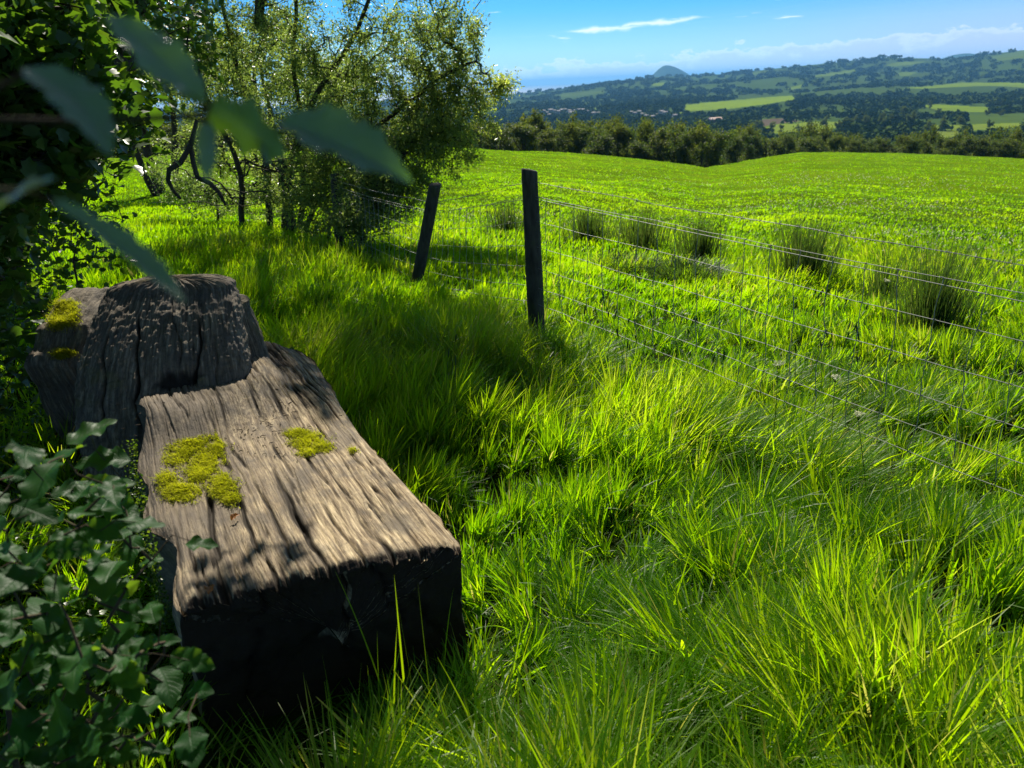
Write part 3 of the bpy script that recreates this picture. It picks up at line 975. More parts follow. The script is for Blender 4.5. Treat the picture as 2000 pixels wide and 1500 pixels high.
# ------------------------------------------------------------------ the belt of trees below the field
def leafy_tree(name, h, rng, trunk_mat, leaf_mat_, spread=1.0, n_clump=9):
    """a whole field tree about h tall, standing at the origin"""
    t = bpy.data.objects.new(name, None)
    t.empty_display_size = 0.3
    C.objects.link(t)
    tr = [([np.array([0, 0, -.6]), np.array([rng.normal(0, .15), rng.normal(0, .15), h * .3]), np.array([rng.normal(0, .3), rng.normal(0, .3), h * .75])],
           [h * .026, h * .020, h * .008])]
    for k in range(3):
        a = rng.uniform(0, 6.28)
        z0 = h * rng.uniform(.15, .35)
        tr.append(([np.array([0, 0, z0]), np.array([math.cos(a) * h * .14, math.sin(a) * h * .14, z0 + h * .2]),
                    np.array([math.cos(a) * h * .22, math.sin(a) * h * .22, z0 + h * .42])], [h * .012, h * .010, h * .004]))
    bl = []
    for k in range(n_clump):
        a = rng.uniform(0, 6.28)
        zz = h * rng.uniform(.22, .88)
        rr = h * .27 * spread * math.sqrt(max(0.05, 1 - ((zz / h - .5) / .5) ** 2)) * rng.uniform(.5, 1.1)
        bl.append(((math.cos(a) * rr, math.sin(a) * rr, zz), np.array([.17, .17, .13]) * h * rng.uniform(.8, 1.2), 16))
    acc, paths = grow(tr, blob_points(bl, rng), rng, step=h * .06, wob=h * .008, r_tip=h * .0012, power=.5)
    link('trunk', acc.mesh('trunk', trunk_mat), t, (0, 0, 0))
    P, D = leaves_on(paths, rng, 44, h * .034, .8)
    n = len(P)
    tint = np.clip(rng.normal(.4, .2, n) + .35 * vnoise(P[:, 0] * 3 / h, P[:, 1] * 3 / h, P[:, 2] * 3 / h, 5), 0, 1)
    V, F, T = scatter_leaves(LEAF4, P, D, rng.normal(0, .7, (n, 3)) + [0, 0, 1.0], h * .032 * rng.uniform(.6, 1.3, n), h * .022 * rng.uniform(.6, 1.3, n), tint)
    link('crown', mesh_np('crown', V, F, leaf_mat_, {'tint': T}), t, (0, 0, 0))
    return t


protos = [leafy_tree('belt_tree', 10.0, np.random.default_rng(60 + i), M_bark, M_far_leaf, [1.0, .85, 1.15, 1.0, .9, 1.25][i], [11, 10, 13, 12, 9, 13][i])
          for i in range(6)]
used = [False] * 6
rng = np.random.default_rng(99)
_TA = np.array([-40, -20, -5, 0.8, 7.9, 11, 14.9, 18, 21.5, 26, 30.3, 34, 42])
_TE = np.array([-0.9, -1.2, -1.85, -2.05, -2.45, -2.6, -2.95, -3.2, -3.45, -3.7, -3.6, -3.5, -3.4])


def put_tree(x, y, zt, label, group, sc_xy=1.0, cat='tree'):
    """stand one of the field trees at x, y with its top at height zt"""
    k = int(rng.integers(0, 6))
    z = gz(x, y)
    hgt = max(3.5, zt - z)
    sc = hgt / 10.0
    w = max(.6, min(1.1, 8.5 / hgt)) * sc_xy * rng.uniform(.85, 1.2)
    if not used[k]:
        o = protos[k]
        used[k] = True
        o.location = (x, y, z)
        o.scale = (sc * w, sc * w, sc)
    else:
        o = copy_thing(protos[k], (x, y, z), None, rng.uniform(0, 6.28), (sc * w, sc * w, sc))
    return tag(o, label, cat, group)


for row, (dr, dz, st) in enumerate([(26, -.32, 2.0), (42, .0, 2.1), (60, .12, 2.4)]):
    a = -34.0 + row * .7
    while a < 36.5:
        rc = float(np.interp(a, _AZ, _RC))
        r = rc + dr + rng.uniform(-6, 6)
        zt = 1.65 + r * math.tan(math.radians(float(np.interp(a, _TA, _TE)) + dz + rng.normal(-.08, .16)))
        x, y = r * math.sin(math.radians(a)), r * math.cos(math.radians(a))
        if a < 14:
            lb = 'olive broadleaf tree in the wood edge below the left half of the field'
            g = 'trees in the wood edge below the left half of the field'
        else:
            lb = 'dark rounded tree in the wood edge behind the right half of the field'
            g = 'trees in the wood edge behind the right half of the field'
        put_tree(x, y, zt, lb, g)
        a += st * rng.uniform(.75, 1.25) * (80.0 / rc) ** .6


def hit(u, v, r0=240.0):
    """where the line of sight through u, v meets the far slopes"""
    d = ray(u, v)
    hd = np.hypot(d[0], d[1])
    r = np.geomspace(r0, 7000, 900)
    x, y, z = d[0] / hd * r, d[1] / hd * r, EYE[2] + d[2] / hd * r
    g = land_z(x, y)
    k = np.argmax(g >= z)
    return np.array([x[k], y[k], g[k]]), r[k]


# single trees standing in the pastures across the valley
for (u, v, px) in [(1479, 259, 20), (1506, 262, 22), (1580, 256, 18), (1608, 254, 22), (1636, 256, 18), (1763, 238, 24), (1777, 249, 26), (1838, 256, 24),
                   (1875, 246, 14), (1815, 268, 26), (1668, 248, 18), (1690, 250, 20), (1720, 252, 26), (1525, 262, 16), (1650, 248, 16), (1816, 214, 14),
                   (1932, 254, 16), (1740, 246, 20), (1560, 258, 12), (1832, 221, 8), (1928, 226, 10), (1955, 227, 10)]:
    p, r = hit(u, v)
    h = px / FPX * r * 1.05
    put_tree(p[0], p[1], p[2] + h, 'single dark round tree standing in the pastures across the valley', 'single trees in the far pastures', 1.1)

# the far woods: nobody could count these crowns
rng = np.random.default_rng(5)
N = 19000
a = rng.uniform(-34, 37, N)
r = np.exp(rng.uniform(math.log(330), math.log(4640), N))
x, y = r * np.sin(np.radians(a)), r * np.cos(np.radians(a))
z = land_z(x, y)
cov = cover_at(np.stack([x, y, z], 1))
dens = 0.74 + 0.8 * fbm(x / 260, y / 260, seed=52, oct=3)
cov = np.maximum(cov, cover_at(np.stack([x, y, z + 7.0 + r / 1500], 1)))
keep = (cov < .24) & (rng.random(N) < dens) & ~((r > 2600) & (a < 4.5) & (rng.random(N) < .5))
x, y, z, r, a = x[keep], y[keep], z[keep], r[keep], a[keep]
n = len(x)
K = 34
rad = (4.0 + r / 420.0) * rng.uniform(.6, 1.25, n)
hh = np.minimum(rad * .8, 3.6 + r / 2000) * rng.uniform(.8, 1.25, n)
d = unit(rng.normal(0, 1, (n, K, 3)))
d[..., 2] = np.abs(d[..., 2]) * 1.1 - .25
rr = rng.uniform(.75, 1.1, (n, K, 1))
P = np.stack([x, y, z + hh * .7], 1)[:, None] + d * rr * np.stack([rad, rad, hh], 1)[:, None]
Nn = unit(d / np.stack([rad, rad, hh], 1)[:, None] * rad[:, None, None] + rng.normal(0, .35, d.shape))
Dd = np.cross(Nn, rng.normal(0, 1, d.shape))
sz = (rad[:, None] * rng.uniform(.5, .9, (n, K))).ravel()
tn = np.repeat(np.clip(rng.normal(.4, .22, n) + .3 * fbm(x / 200, y / 200, seed=9, oct=2), 0, 1), K)
V, F, T = scatter_leaves(LEAF4, P.reshape(-1, 3), Dd.reshape(-1, 3), Nn.reshape(-1, 3), sz, sz * .8, tn + rng.normal(0, .08, n * K))
m, nt = new_mat('far_foliage')
_c = nt.ramp(nt.n('ShaderNodeAttribute', attribute_name='tint').outputs['Fac'], [(0, (.042, .076, .016)), (.5, (.064, .105, .020)), (1, (.095, .135, .026))])
_d = nt.n('ShaderNodeBsdfDiffuse', {'Color': _c})
finish(nt, _d.outputs[0])
tag(link('far_woodland', mesh_np('far_woodland', V, F, m, {'tint': T})), 'dark woods covering the far side of the valley', 'woodland', kind='stuff')

# ------------------------------------------------------------------ the village in the valley
M_white = plain_mat('white_render', (.46, .46, .45))
M_slate = plain_mat('slate_roof', (.12, .12, .13))
M_pink = plain_mat('sandstone', (.30, .22, .19))
M_glass = plain_mat('dark_window', (.03, .035, .04), .2)


def house(name, w, d, h, wall, roof):
    o = bpy.data.objects.new(name, None)
    C.objects.link(o)
    a = Acc()
    a.add([(-w / 2, -d / 2, -2), (w / 2, -d / 2, -2), (w / 2, d / 2, -2), (-w / 2, d / 2, -2), (-w / 2, -d / 2, h), (w / 2, -d / 2, h), (w / 2, d / 2, h), (-w / 2, d / 2, h),
           (-w / 2, 0, h + d * .42), (w / 2, 0, h + d * .42)],
          [[(0, 1, 5, 4), (2, 3, 7, 6)], [(1, 2, 6, 9, 5), (3, 0, 4, 8, 7)]])
    link('wall', a.mesh('wall', wall, False), o, (0, 0, 0))
    b = Acc()
    e = .35
    for s in (-1, 1):
        n = np.array([0, s * .42, .5]) * .2
        q = np.array([(-w / 2 - e, s * (d / 2 + e), h - e * .84), (w / 2 + e, s * (d / 2 + e), h - e * .84), (w / 2 + e, 0, h + d * .42), (-w / 2 - e, 0, h + d * .42)])
        q = q + np.array([0, 0, .06])
        b.add(np.concatenate([q, q + np.array([0, 0, .22])]), [[(0, 1, 2, 3), (4, 5, 6, 7), (0, 1, 5, 4), (1, 2, 6, 5), (2, 3, 7, 6), (3, 0, 4, 7)]])
    for cx in (-w / 2 + .6,):
        b.add([(cx - .4, -.3, h + d * .42 - .3), (cx + .4, -.3, h + d * .42 - .3), (cx + .4, .3, h + d * .42 - .3), (cx - .4, .3, h + d * .42 - .3),
               (cx - .4, -.3, h + d * .42 + 1.2), (cx + .4, -.3, h + d * .42 + 1.2), (cx + .4, .3, h + d * .42 + 1.2), (cx - .4, .3, h + d * .42 + 1.2)],
              [[(0, 1, 5, 4), (1, 2, 6, 5), (2, 3, 7, 6), (3, 0, 4, 7), (4, 5, 6, 7)]])
    link('roof', b.mesh('roof', roof, False), o, (0, 0, 0))
    for k in range(3):
        for zz in (1.0, 3.3):
            g = Acc()
            wx = (k - 1) * w * .3
            g.add([(wx - .5, -d / 2 - .03, zz), (wx + .5, -d / 2 - .03, zz), (wx + .5, -d / 2 - .03, zz + 1.2), (wx - .5, -d / 2 - .03, zz + 1.2),
                   (wx - .5, -d / 2 + .1, zz), (wx + .5, -d / 2 + .1, zz), (wx + .5, -d / 2 + .1, zz + 1.2), (wx - .5, -d / 2 + .1, zz + 1.2)],
                  [[(0, 1, 2, 3), (0, 1, 5, 4), (1, 2, 6, 5), (2, 3, 7, 6), (3, 0, 4, 7)]])
            link('window', g.mesh('window', M_glass, False), o, (0, 0, 0))
    return o


rng = np.random.default_rng(21)
h0 = house('village_house', 9, 7, 5.2, M_white, M_slate)
HS = [(1062, 224), (1069, 226), (1076, 223), (1083, 222), (1090, 225), (1098, 222), (1104, 220), (1112, 224), (1122, 222), (1130, 221), (1138, 222), (1147, 223),
      (1160, 228), (1167, 229), (1233, 226), (1240, 228), (1248, 226), (1256, 231), (1263, 234), (1275, 236), (1284, 232), (1292, 227), (1299, 228), (1318, 234), (1073, 230), (1116, 229)]
for i, (u, v) in enumerate(HS):
    p, r = hit(u, v)
    rz = rng.uniform(-.7, .7) - math.atan2(p[0], p[1])
    sc = rng.uniform(.75, 1.15)
    if i == 0:
        h0.location, h0.rotation_euler, h0.scale = p, (0, 0, rz), (sc, sc, sc)
        o = h0
    else:
        o = copy_thing(h0, p, None, rz, sc)
    o.location.z += 1.5
    tag(o, 'small white house with a slate roof in the distant village', 'house', 'white houses of the village')
fm = house('farmhouse', 18, 10, 5, M_pink, plain_mat('tiled_roof', (.34, .25, .22)))
p, r = hit(1396, 244)
fm.location, fm.rotation_euler = p, (0, 0, .3)
tag(fm, 'large pinkish farm building among trees right of the village', 'farmhouse')

# ------------------------------------------------------------------ the log seat
O2 = np.array([-0.5375, 1.81])
U2 = np.array([-0.458, 0.889])
W2 = np.array([0.889, 0.458])
SEAT_Z = 0.42


def st_of(p):
    q = np.asarray(p)[..., :2] - O2
    return q @ U2, q @ W2


def seat_top(s, t):
    """height of the worn upper side at s along and t across the beam"""
    z = SEAT_Z + 0.012 * fbm(s * 2.2, t * 3.0, seed=101, oct=2)
    z = z + 0.010 * ((t / .4) ** 2) - 0.02 * sstep(s, 1.9, 2.4) + .085 * np.exp(-(np.maximum(np.hypot((s - 1.80) / .5, (t + .18) / .34) - 1, 0) / .30) ** 2) - 0.02 * sstep(np.abs(t), .33, .40)
    return z


CRACKS = [(-.24, -.05, 1.1, .026, .010), (-.13, -.05, 1.3, .024, .007), (-.07, .1, 1.7, .018, .006), (.02, -.05, .9, .028, .008), (.10, -.05, .5, .02, .005),
          (.14, .5, 1.9, .022, .007), (.19, -.05, .35, .03, .009), (.27, -.05, .8, .012, .005), (.25, .9, 2.2, .022, .009), (-.31, -.05, .5, .015, .006),
          (.33, .3, 1.2, .008, .004), (.06, .6, 2.0, .02, .007), (.285, 1.75, 2.3, .04, .020)]


def grooves(s, t):
    """depth of furrows and splits at s, t"""
    wv = 0.014 * fbm(s * 2.4, t * 0.5, seed=7, oct=3)
    tt = t + wv
    f = fbm(tt * 70, s * 3.2, seed=1, oct=4, gain=.6)
    f2 = fbm(tt * 190, s * 6.0, seed=2, oct=2, gain=.6)
    rough = .6 + .5 * vnoise(s * 3, t * 4, seed=33)
    crev = np.clip(1 - np.abs(fbm(tt * 26, s * 1.1, seed=41, oct=3, gain=.55)) * 6.0, 0, 1) * sstep(vnoise(s * 1.7, t * 7, seed=43), -.5, .3)
    d = .009 * crev + 0.0062 * rough * np.clip(f - .05, -.5, 1.4) + 0.0022 * f2
    d = np.maximum(d, -.002)
    for (c, s0, s1, dep, wd) in CRACKS:
        path = c + 0.018 * fbm(s * 3.0, np.full_like(s, c * 9), seed=int(c * 1000) % 91, oct=3)
        k = np.exp(-((t - path) / wd) ** 2) * sstep(s, s0 - .02, s0 + .02) * (1 - sstep(s, s1 - .35, s1))
        d = d + dep * k * (.55 + .45 * vnoise(s * 7, t * 0 + c * 5, seed=3))
    return d


def build_seat():
    rc = .030
    nl, ntp, nr_, nb = 34, 330, 34, 14
    hw = .40
    # section walked clockwise from the lower left: t, height fraction
    T, Zf = [], []
    T += [-hw] * nl
    Zf += list(np.linspace(0, 1, nl, endpoint=False))
    tt = np.linspace(-1, 1, ntp)
    T += list(hw * tt)
    Zf += [1] * ntp
    T += [hw] * nr_
    Zf += list(np.linspace(1, 0, nr_ + 1)[1:])
    T += list(np.linspace(hw, -hw, nb + 2)[1:-1])
    Zf += [0] * nb
    T, Zf = np.array(T), np.array(Zf)
    m = len(T)
    rows = np.concatenate([np.linspace(0, .9, 170), np.linspace(.907, 2.42, 190)])
    Vs, Gs, Ds = [], [], []

    def ring(s, shrink=1.0, zc=.21):
        tw = np.ones_like(T)
        right = float(np.interp(s, [0, .05, .3, .9, 1.2, 1.5, 1.85, 2.1, 2.3, 2.45], [.385, .402, .392, .385, .398, .428, .455, .43, .34, .2]))
        left = .385 - .025 * math.sin(s * 5 + .6) + .02 * math.sin(s * 13)
        t = np.where(T > 0, T / hw * right, T / hw * left)
        zt = seat_top(np.full_like(t, s), t)
        top = (Zf >= 1)
        g = np.where(top, grooves(np.full_like(t, s), t), 0)
        # side faces: rough hewn
        side = np.where(Zf < 1, .012 * fbm(np.full_like(t, s) * 5, Zf * 4, t * 3, seed=8, oct=4), 0)
        z = -.06 + (zt + .06) * Zf - g
        # rounded long edges
        eb = np.minimum(hw - np.abs(T), .05)
        z = z - np.where(top, .020 * (1 - eb / .05) ** 2, 0)
        t = t + np.sign(t) * side - np.where(Zf < 1, 0, 0)
        t = t + np.where((Zf < 1) & (Zf > .85), -np.sign(t) * .012 * ((Zf - .85) / .15) ** 2, 0)
        ss = s - .145 * t * (1 - sstep(s, 0, .7))
        # worn upper front arris
        ss = ss + .0
        if shrink < 1:
            t = t * shrink
            z = zc + (z - zc) * shrink
        return t, ss, z, g

    def emit(t, ss, z, g, s):
        xy = O2 + np.outer(ss, U2) + np.outer(t, W2)
        Vs.append(np.column_stack([xy, z]))
        Gs.append(np.column_stack([t, ss, z]))
        Ds.append(np.clip(g / .022, 0, 1))
    # front end: sawn face, from its middle outwards
    for sh in np.concatenate([np.linspace(.02, .94, 26), [.965, .985]]):
        t, ss, z, g = ring(0.0, sh)
        z = z - np.where(Zf >= 1, (.016 + .010 * vnoise(t * 22, t * 0 + 3.3, seed=12)) * sh, 0)
        ss = ss + .012 * fbm(t * 9, z * 14, seed=66, oct=4) + .012 * (1 - sh) - .008 + .006 * fbm(t * 50, z * 16, seed=67, oct=3)
        for (t1, t2, zz1, zz2) in ((-.25, -.16, .05, .40), (.02, .06, .12, .42), (.19, .13, .20, .42), (.30, .22, .10, .30)):
            q = np.clip((z - zz1) / (zz2 - zz1), 0, 1)
            ss = ss + .03 * np.exp(-((t - (t1 + (t2 - t1) * q) - .008 * np.sin(z * 60)) / .006) ** 2) * ((z > zz1) & (z < zz2))
        emit(t, ss, z, g * sh, 0)
    for s in rows:
        t, ss, z, g = ring(s)
        z = z - np.where(Zf >= 1, (.016 + .010 * vnoise(t * 22, t * 0 + 3.3, seed=12)) * np.clip(1 - s / .035, 0, 1) ** 2, 0)
        if s < .012:
            pass
        ss = ss + np.where((Zf >= 1) & (s < .05), .007 * fbm(t * 40, np.full_like(t, 1.0), seed=4, oct=3) * (1 - s / .05), 0)
        emit(t, ss, z, g, s)
    for sh in np.linspace(.97, .02, 12):
        t, ss, z, g = ring(2.42, sh)
        emit(t, ss + (1 - sh) ** 1 * .05, z, g, 2.42)
    V = np.concatenate(Vs)
    n = len(Vs)
    i = np.arange(n - 1)[:, None] * m
    j = np.arange(m)[None]
    k = (j + 1) % m
    q = np.stack([i + j, i + k, i + m + k, i + m + j], -1).reshape(-1, 4)
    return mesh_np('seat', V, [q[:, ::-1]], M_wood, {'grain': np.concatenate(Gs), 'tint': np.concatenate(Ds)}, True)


def loft_block(name, zs, cx, cy_, a, b, yaw, mat, seed, expo=3.6, m=280, cracks=(), amp=.010, cap=14, pit=None, grain_bend=0.0):
    """upright lump of wood: superellipse sections at the heights zs"""
    n = len(zs)
    ang = np.linspace(0, 2 * np.pi, m, endpoint=False)
    ex = 2.0 / expo
    ux = np.sign(np.cos(ang)) * np.abs(np.cos(ang)) ** ex
    uy = np.sign(np.sin(ang)) * np.abs(np.sin(ang)) ** ex
    # even spacing along the outline
    P = np.stack([ux * a[0], uy * b[0]], 1)
    L = np.concatenate([[0], np.cumsum(np.linalg.norm(np.diff(np.vstack([P, P[:1]]), axis=0), axis=1))])
    sam = np.linspace(0, L[-1], m, endpoint=False)
    ux = np.interp(sam, L, np.append(ux, ux[0]))
    uy = np.interp(sam, L, np.append(uy, uy[0]))
    zz = list(zs)
    A, B, CX, CY = list(a), list(b), list(cx), list(cy_)
    # rounded top
    for k in range(1, cap + 1):
        f = k / cap
        zz.append(zs[-1] + .050 * math.sin(f * math.pi / 2) * (a[-1] / .27))
        sh = math.cos(f * math.pi / 2 * .985)
        A.append(a[-1] * sh)
        B.append(b[-1] * sh)
        CX.append(cx[-1])
        CY.append(cy_[-1])
    Z, A, B, CX, CY = map(np.array, (zz, A, B, CX, CY))
    lx, ly = ux[None] * A[:, None], uy[None] * B[:, None]
    c, s = math.cos(yaw), math.sin(yaw)
    X = CX[:, None] + lx * c - ly * s
    Y = CY[:, None] + lx * s + ly * c
    ZZ = np.repeat(Z[:, None], m, 1)
    V = np.stack([X, Y, ZZ], -1)
    # normals of the grid
    du = np.roll(V, -1, 1) - np.roll(V, 1, 1)
    dv = np.gradient(V, axis=0)
    Nn = unit(np.cross(du, dv))
    arc = ux[None] * .36 + grain_bend * (ZZ - .4) * ux[None]
    frac = arc + .05 * fbm(ZZ * 3, arc * 2, seed=seed + 9, oct=3)
    g = amp * .22 * fbm(ZZ * 70, arc * 26, seed=seed + 51, oct=3) + amp * .40 * fbm(frac * 80, ZZ * 7, uy[None] * 2 + 0 * ZZ, seed=seed, oct=4, gain=.6)
    g = g + amp * .7 * fbm(X * 6, Y * 6, ZZ * 6, seed=seed + 3, oct=3)
    g = g + amp * .35 * fbm(X * 60, Y * 60, ZZ * 60, seed=seed + 5, oct=2)
    dep = np.zeros_like(g)
    for (pc, z0, z1, d, wd, slope) in cracks:
        path = pc + slope * (ZZ - z0) + .012 * fbm(ZZ * 9, ZZ * 0 + pc * 7, seed=seed + 21, oct=3)
        k = np.exp(-((ux[None] * .36 - path) / wd) ** 2) * sstep(ZZ, z0 - .03, z0 + .02) * (1 - sstep(ZZ, z1 - .08, z1)) * (uy[None] < .2)
        dep = dep + d * k * (.6 + .4 * vnoise(ZZ * 15, ZZ * 0 + pc, seed=4))
    if pit is not None:
        px_, pz_, rx_, rz_, pd_ = pit
        k = np.exp(-(((ux[None] * .36 - px_) / rx_) ** 2 + ((ZZ - pz_) / rz_) ** 2) + .8 * fbm(X * 14, Y * 14, ZZ * 14, seed=seed + 31, oct=3)) * (uy[None] < .2)
        dep = dep + pd_ * np.clip(k, 0, 1.3)
    V = V + Nn * (g - dep)[..., None]
    nr = len(Z)
    i = np.arange(nr - 1)[:, None] * m
    j = np.arange(m)[None]
    k = (j + 1) % m
    q = np.stack([i + j, i + k, i + m + k, i + m + j], -1).reshape(-1, 4)
    G = np.stack([arc * 1.0, ZZ, uy[None] * .2 + 0 * ZZ], -1).reshape(-1, 3)
    top = np.arange(m)[None] + (nr - 1) * m
    return mesh_np(name, V.reshape(-1, 3), [q, top], mat, {'grain': G, 'tint': np.clip(dep / .03, 0, 1).ravel()}, True)


bench = thing('log_seat', (-1.0, 2.9, 0.0), 'weathered oak log carved into a rough seat with a stump back, mossy patches', 'log bench')
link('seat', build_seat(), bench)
z_ = np.linspace(0.0, .84, 190)
a_ = np.interp(z_, [0, .45, .62, .74, .84], [.365, .36, .345, .315, .275])
fy = np.interp(z_, [0, .36, .50, .64, .76, .84], [2.90, 2.93, 3.00, 3.13, 3.28, 3.40])
by = np.interp(z_, [0, .6, .84], [3.28, 3.42, 3.60])
cx_ = np.interp(z_, [0, .45, .84], [-1.505, -1.51, -1.54])
link('backrest', loft_block('backrest', z_, cx_, (fy + by) / 2, a_, (by - fy) / 2, RAD(9), M_wood_dark, 200, 3.4, 420,
                            [(-.20, .3, .80, .028, .006, -.10), (-.06, .38, .82, .035, .007, -.14), (.05, .25, .55, .02, .006, .1), (.17, .40, .78, .035, .007, .02),
                             (.26, .3, .7, .015, .005, -.02), (-.28, .2, .62, .02, .006, -.1), (.10, .60, .84, .02, .005, -.25)],
                            .011, 16, (.07, .545, .10, .040, .022), .15), bench)
z_ = np.linspace(0, .74, 60)
link('scroll', loft_block('scroll', z_, np.interp(z_, [0, .7], [-1.30, -1.34]), np.interp(z_, [0, .7], [3.50, 3.60]),
                          np.interp(z_, [0, .4, .58, .7], [.15, .16, .13, .10]), np.interp(z_, [0, .4, .7], [.16, .16, .11]), .4, M_wood_dark, 320, 2.4, 140,
                          [(-.05, .45, .56, .05, .05, 0)], .010, 12), bench)


def build_arm():
    """stepped mossy lump at the left: profile front to back, swept across"""
    prof = np.array([(3.52, -.02), (3.45, .20), (3.36, .44), (3.31, .55), (3.34, .60), (3.40, .625), (3.44, .655), (3.47, .69), (3.55, .725), (3.66, .765), (3.78, .80), (3.84, .77), (3.86, .4), (3.86, -.02)])
    t = np.linspace(0, len(prof) - 1, 130)
    # soften the profile
    pr = np.stack([np.interp(t, np.arange(len(prof)), prof[:, k]) for k in (0, 1)], 1)
    for _ in range(10):
        pr[1:-1] = .25 * pr[:-2] + .5 * pr[1:-1] + .25 * pr[2:]
    nx = 60
    w = np.linspace(-1, 1, nx)
    shr = np.abs(w) ** 6
    ys, zs = pr[:, 0][None], pr[:, 1][None]
    X = -2.075 + .15 * w[:, None] + 0 * ys
    Y = ys + (3.56 - ys) * shr[:, None] * .16
    Z = zs * (1 - .10 * shr[:, None])
    V = np.stack([X, Y, Z], -1)
    N = unit(np.cross(np.gradient(V, axis=0), np.gradient(V, axis=1)))
    g = .014 * fbm(X * 7, Y * 7, Z * 7, seed=401, oct=4) + .004 * fbm(X * 60, (Y + Z) * 6, seed=402, oct=3)
    V = V + N * g[..., None]
    i = np.arange(nx - 1)[:, None] * 130
    j = np.arange(129)[None]
    q = np.stack([i + j, i + 130 + j, i + 131 + j, i + j + 1], -1).reshape(-1, 4)
    caps = [np.arange(130)[None, ::-1], (np.arange(130) + (nx - 1) * 130)[None]]
    G = np.stack([X, Y + Z, 0 * Z], -1).reshape(-1, 3)
    return mesh_np('armrest', V.reshape(-1, 3), [q] + caps, M_wood_dark, {'grain': G, 'tint': np.zeros(nx * 130)}, True), V


arm_me, ARMV = build_arm()
link('armrest', arm_me, bench)


# ------------------------------------------------------------------ blades of every kind
def blades(P, h, w, dirang, lean, bend, face, nseg=4, tint=None, tipw=0.12):
    """curved strips rising from P; lean/bend in radians, dirang = heading of the lean"""
    n = len(P)
    h, w, lean, bend = [np.broadcast_to(np.asarray(q, float), (n,)) for q in (h, w, lean, bend)]
    t = np.linspace(0, 1, nseg + 1)
    dx, dy = np.cos(dirang), np.sin(dirang)
    V = np.zeros((n, nseg + 1, 2, 3))
    pos = np.array(P, float).copy()
    sx, sy = np.cos(dirang + np.pi / 2 + face), np.sin(dirang + np.pi / 2 + face)
    prof = np.interp(t, [0, .25, .6, .85, 1], [.7, 1, .8, .42, tipw])
    for k in range(nseg + 1):
        if k:
            th = lean + bend * (t[k] + t[k - 1]) / 2
            st = h / nseg
            pos = pos + np.stack([dx * np.sin(th) * st, dy * np.sin(th) * st, np.cos(th) * st], 1)
        hw = (w * prof[k] / 2)[:, None]
        sd = np.stack([sx, sy, np.zeros(n)], 1) * hw
        V[:, k, 0] = pos - sd
        V[:, k, 1] = pos + sd
    m = (nseg + 1) * 2
    k = np.arange(nseg) * 2
    f = np.stack([k, k + 1, k + 3, k + 2], 1)
    F = (f[None] + (np.arange(n) * m)[:, None, None]).reshape(-1, 4)
    return V.reshape(-1, 3), F, np.repeat(np.zeros(n) if tint is None else tint, m)


def join(parts):
    V, F, T, o = [], [], [], 0
    for v, f, t in parts:
        V.append(v)
        F.append(f + o)
        T.append(t)
        o += len(v)
    return np.concatenate(V), [np.concatenate(F)], np.concatenate(T)


# --- moss on the seat: cushions of combed fibres
rng = np.random.default_rng(31)


def moss(name, label, pts, spread, n, surf, comb=-1.75):
    """pts: picture points of the clumps; surf(x, y) gives the wood's height there"""
    Ps, rel = [], []
    for (u, v, ru, rv, k) in pts:
        d = rng.normal(0, .48, (int(n * k), 2))
        d = d[np.hypot(d[:, 0], d[:, 1]) < .85 + .9 * rng.random(len(d)) ** 2]
        nz = fbm((u + d[:, 0] * ru) / 13, (v + d[:, 1] * rv) / 8, seed=555, oct=3)
        d = d[nz > 1.5 * np.hypot(d[:, 0], d[:, 1]) - 1.25 + .5 * rng.normal(0, 1, len(d))]
        for du, dv in d:
            Ps.append((u + du * ru, v + dv * rv))
            rel.append(max(0, 1 - math.hypot(du, dv)))
    Q = np.array([surf(u, v) for u, v in Ps])
    rel = np.array(rel)
    Q[:, 2] += .006 * rel * (1 + .6 * vnoise(Q[:, 0] * 60, Q[:, 1] * 60, seed=3)) - .002
    n_ = len(Q)
    V, F, T = blades(Q, rng.uniform(.010, .024, n_), rng.uniform(.0014, .0026, n_), comb + rng.normal(0, .7, n_), rng.uniform(.3, 1.0, n_),
                     rng.uniform(.3, .9, n_), rng.normal(0, .5, n_), 3, np.clip(.25 + .45 * rel + rng.normal(0, .26, n_) + .2 * vnoise(Q[:, 0] * 40, Q[:, 1] * 40, seed=8), 0, 1))
    o = link(name, mesh_np(name, V, [F], M_moss, {'tint': T}), bench)
    o['label'] = label
    return o


def on_seat(u, v):
    p = at_z(u, v, SEAT_Z)
    for _ in range(2):
        s, t = st_of(p)
        p = at_z(u, v, float(seat_top(np.array([s]), np.array([t]))[0]))
    return p


def on_arm(u, v):
    d = unit(ray(u, v))
    q = ARMV.reshape(-1, 3) - EYE
    al = q @ d
    off = np.linalg.norm(q - al[:, None] * d, axis=1)
    c = np.where(off < .012)[0]
    k = c[np.argmin(al[c])] if len(c) else int(np.argmin(off))
    return EYE + d * al[k]


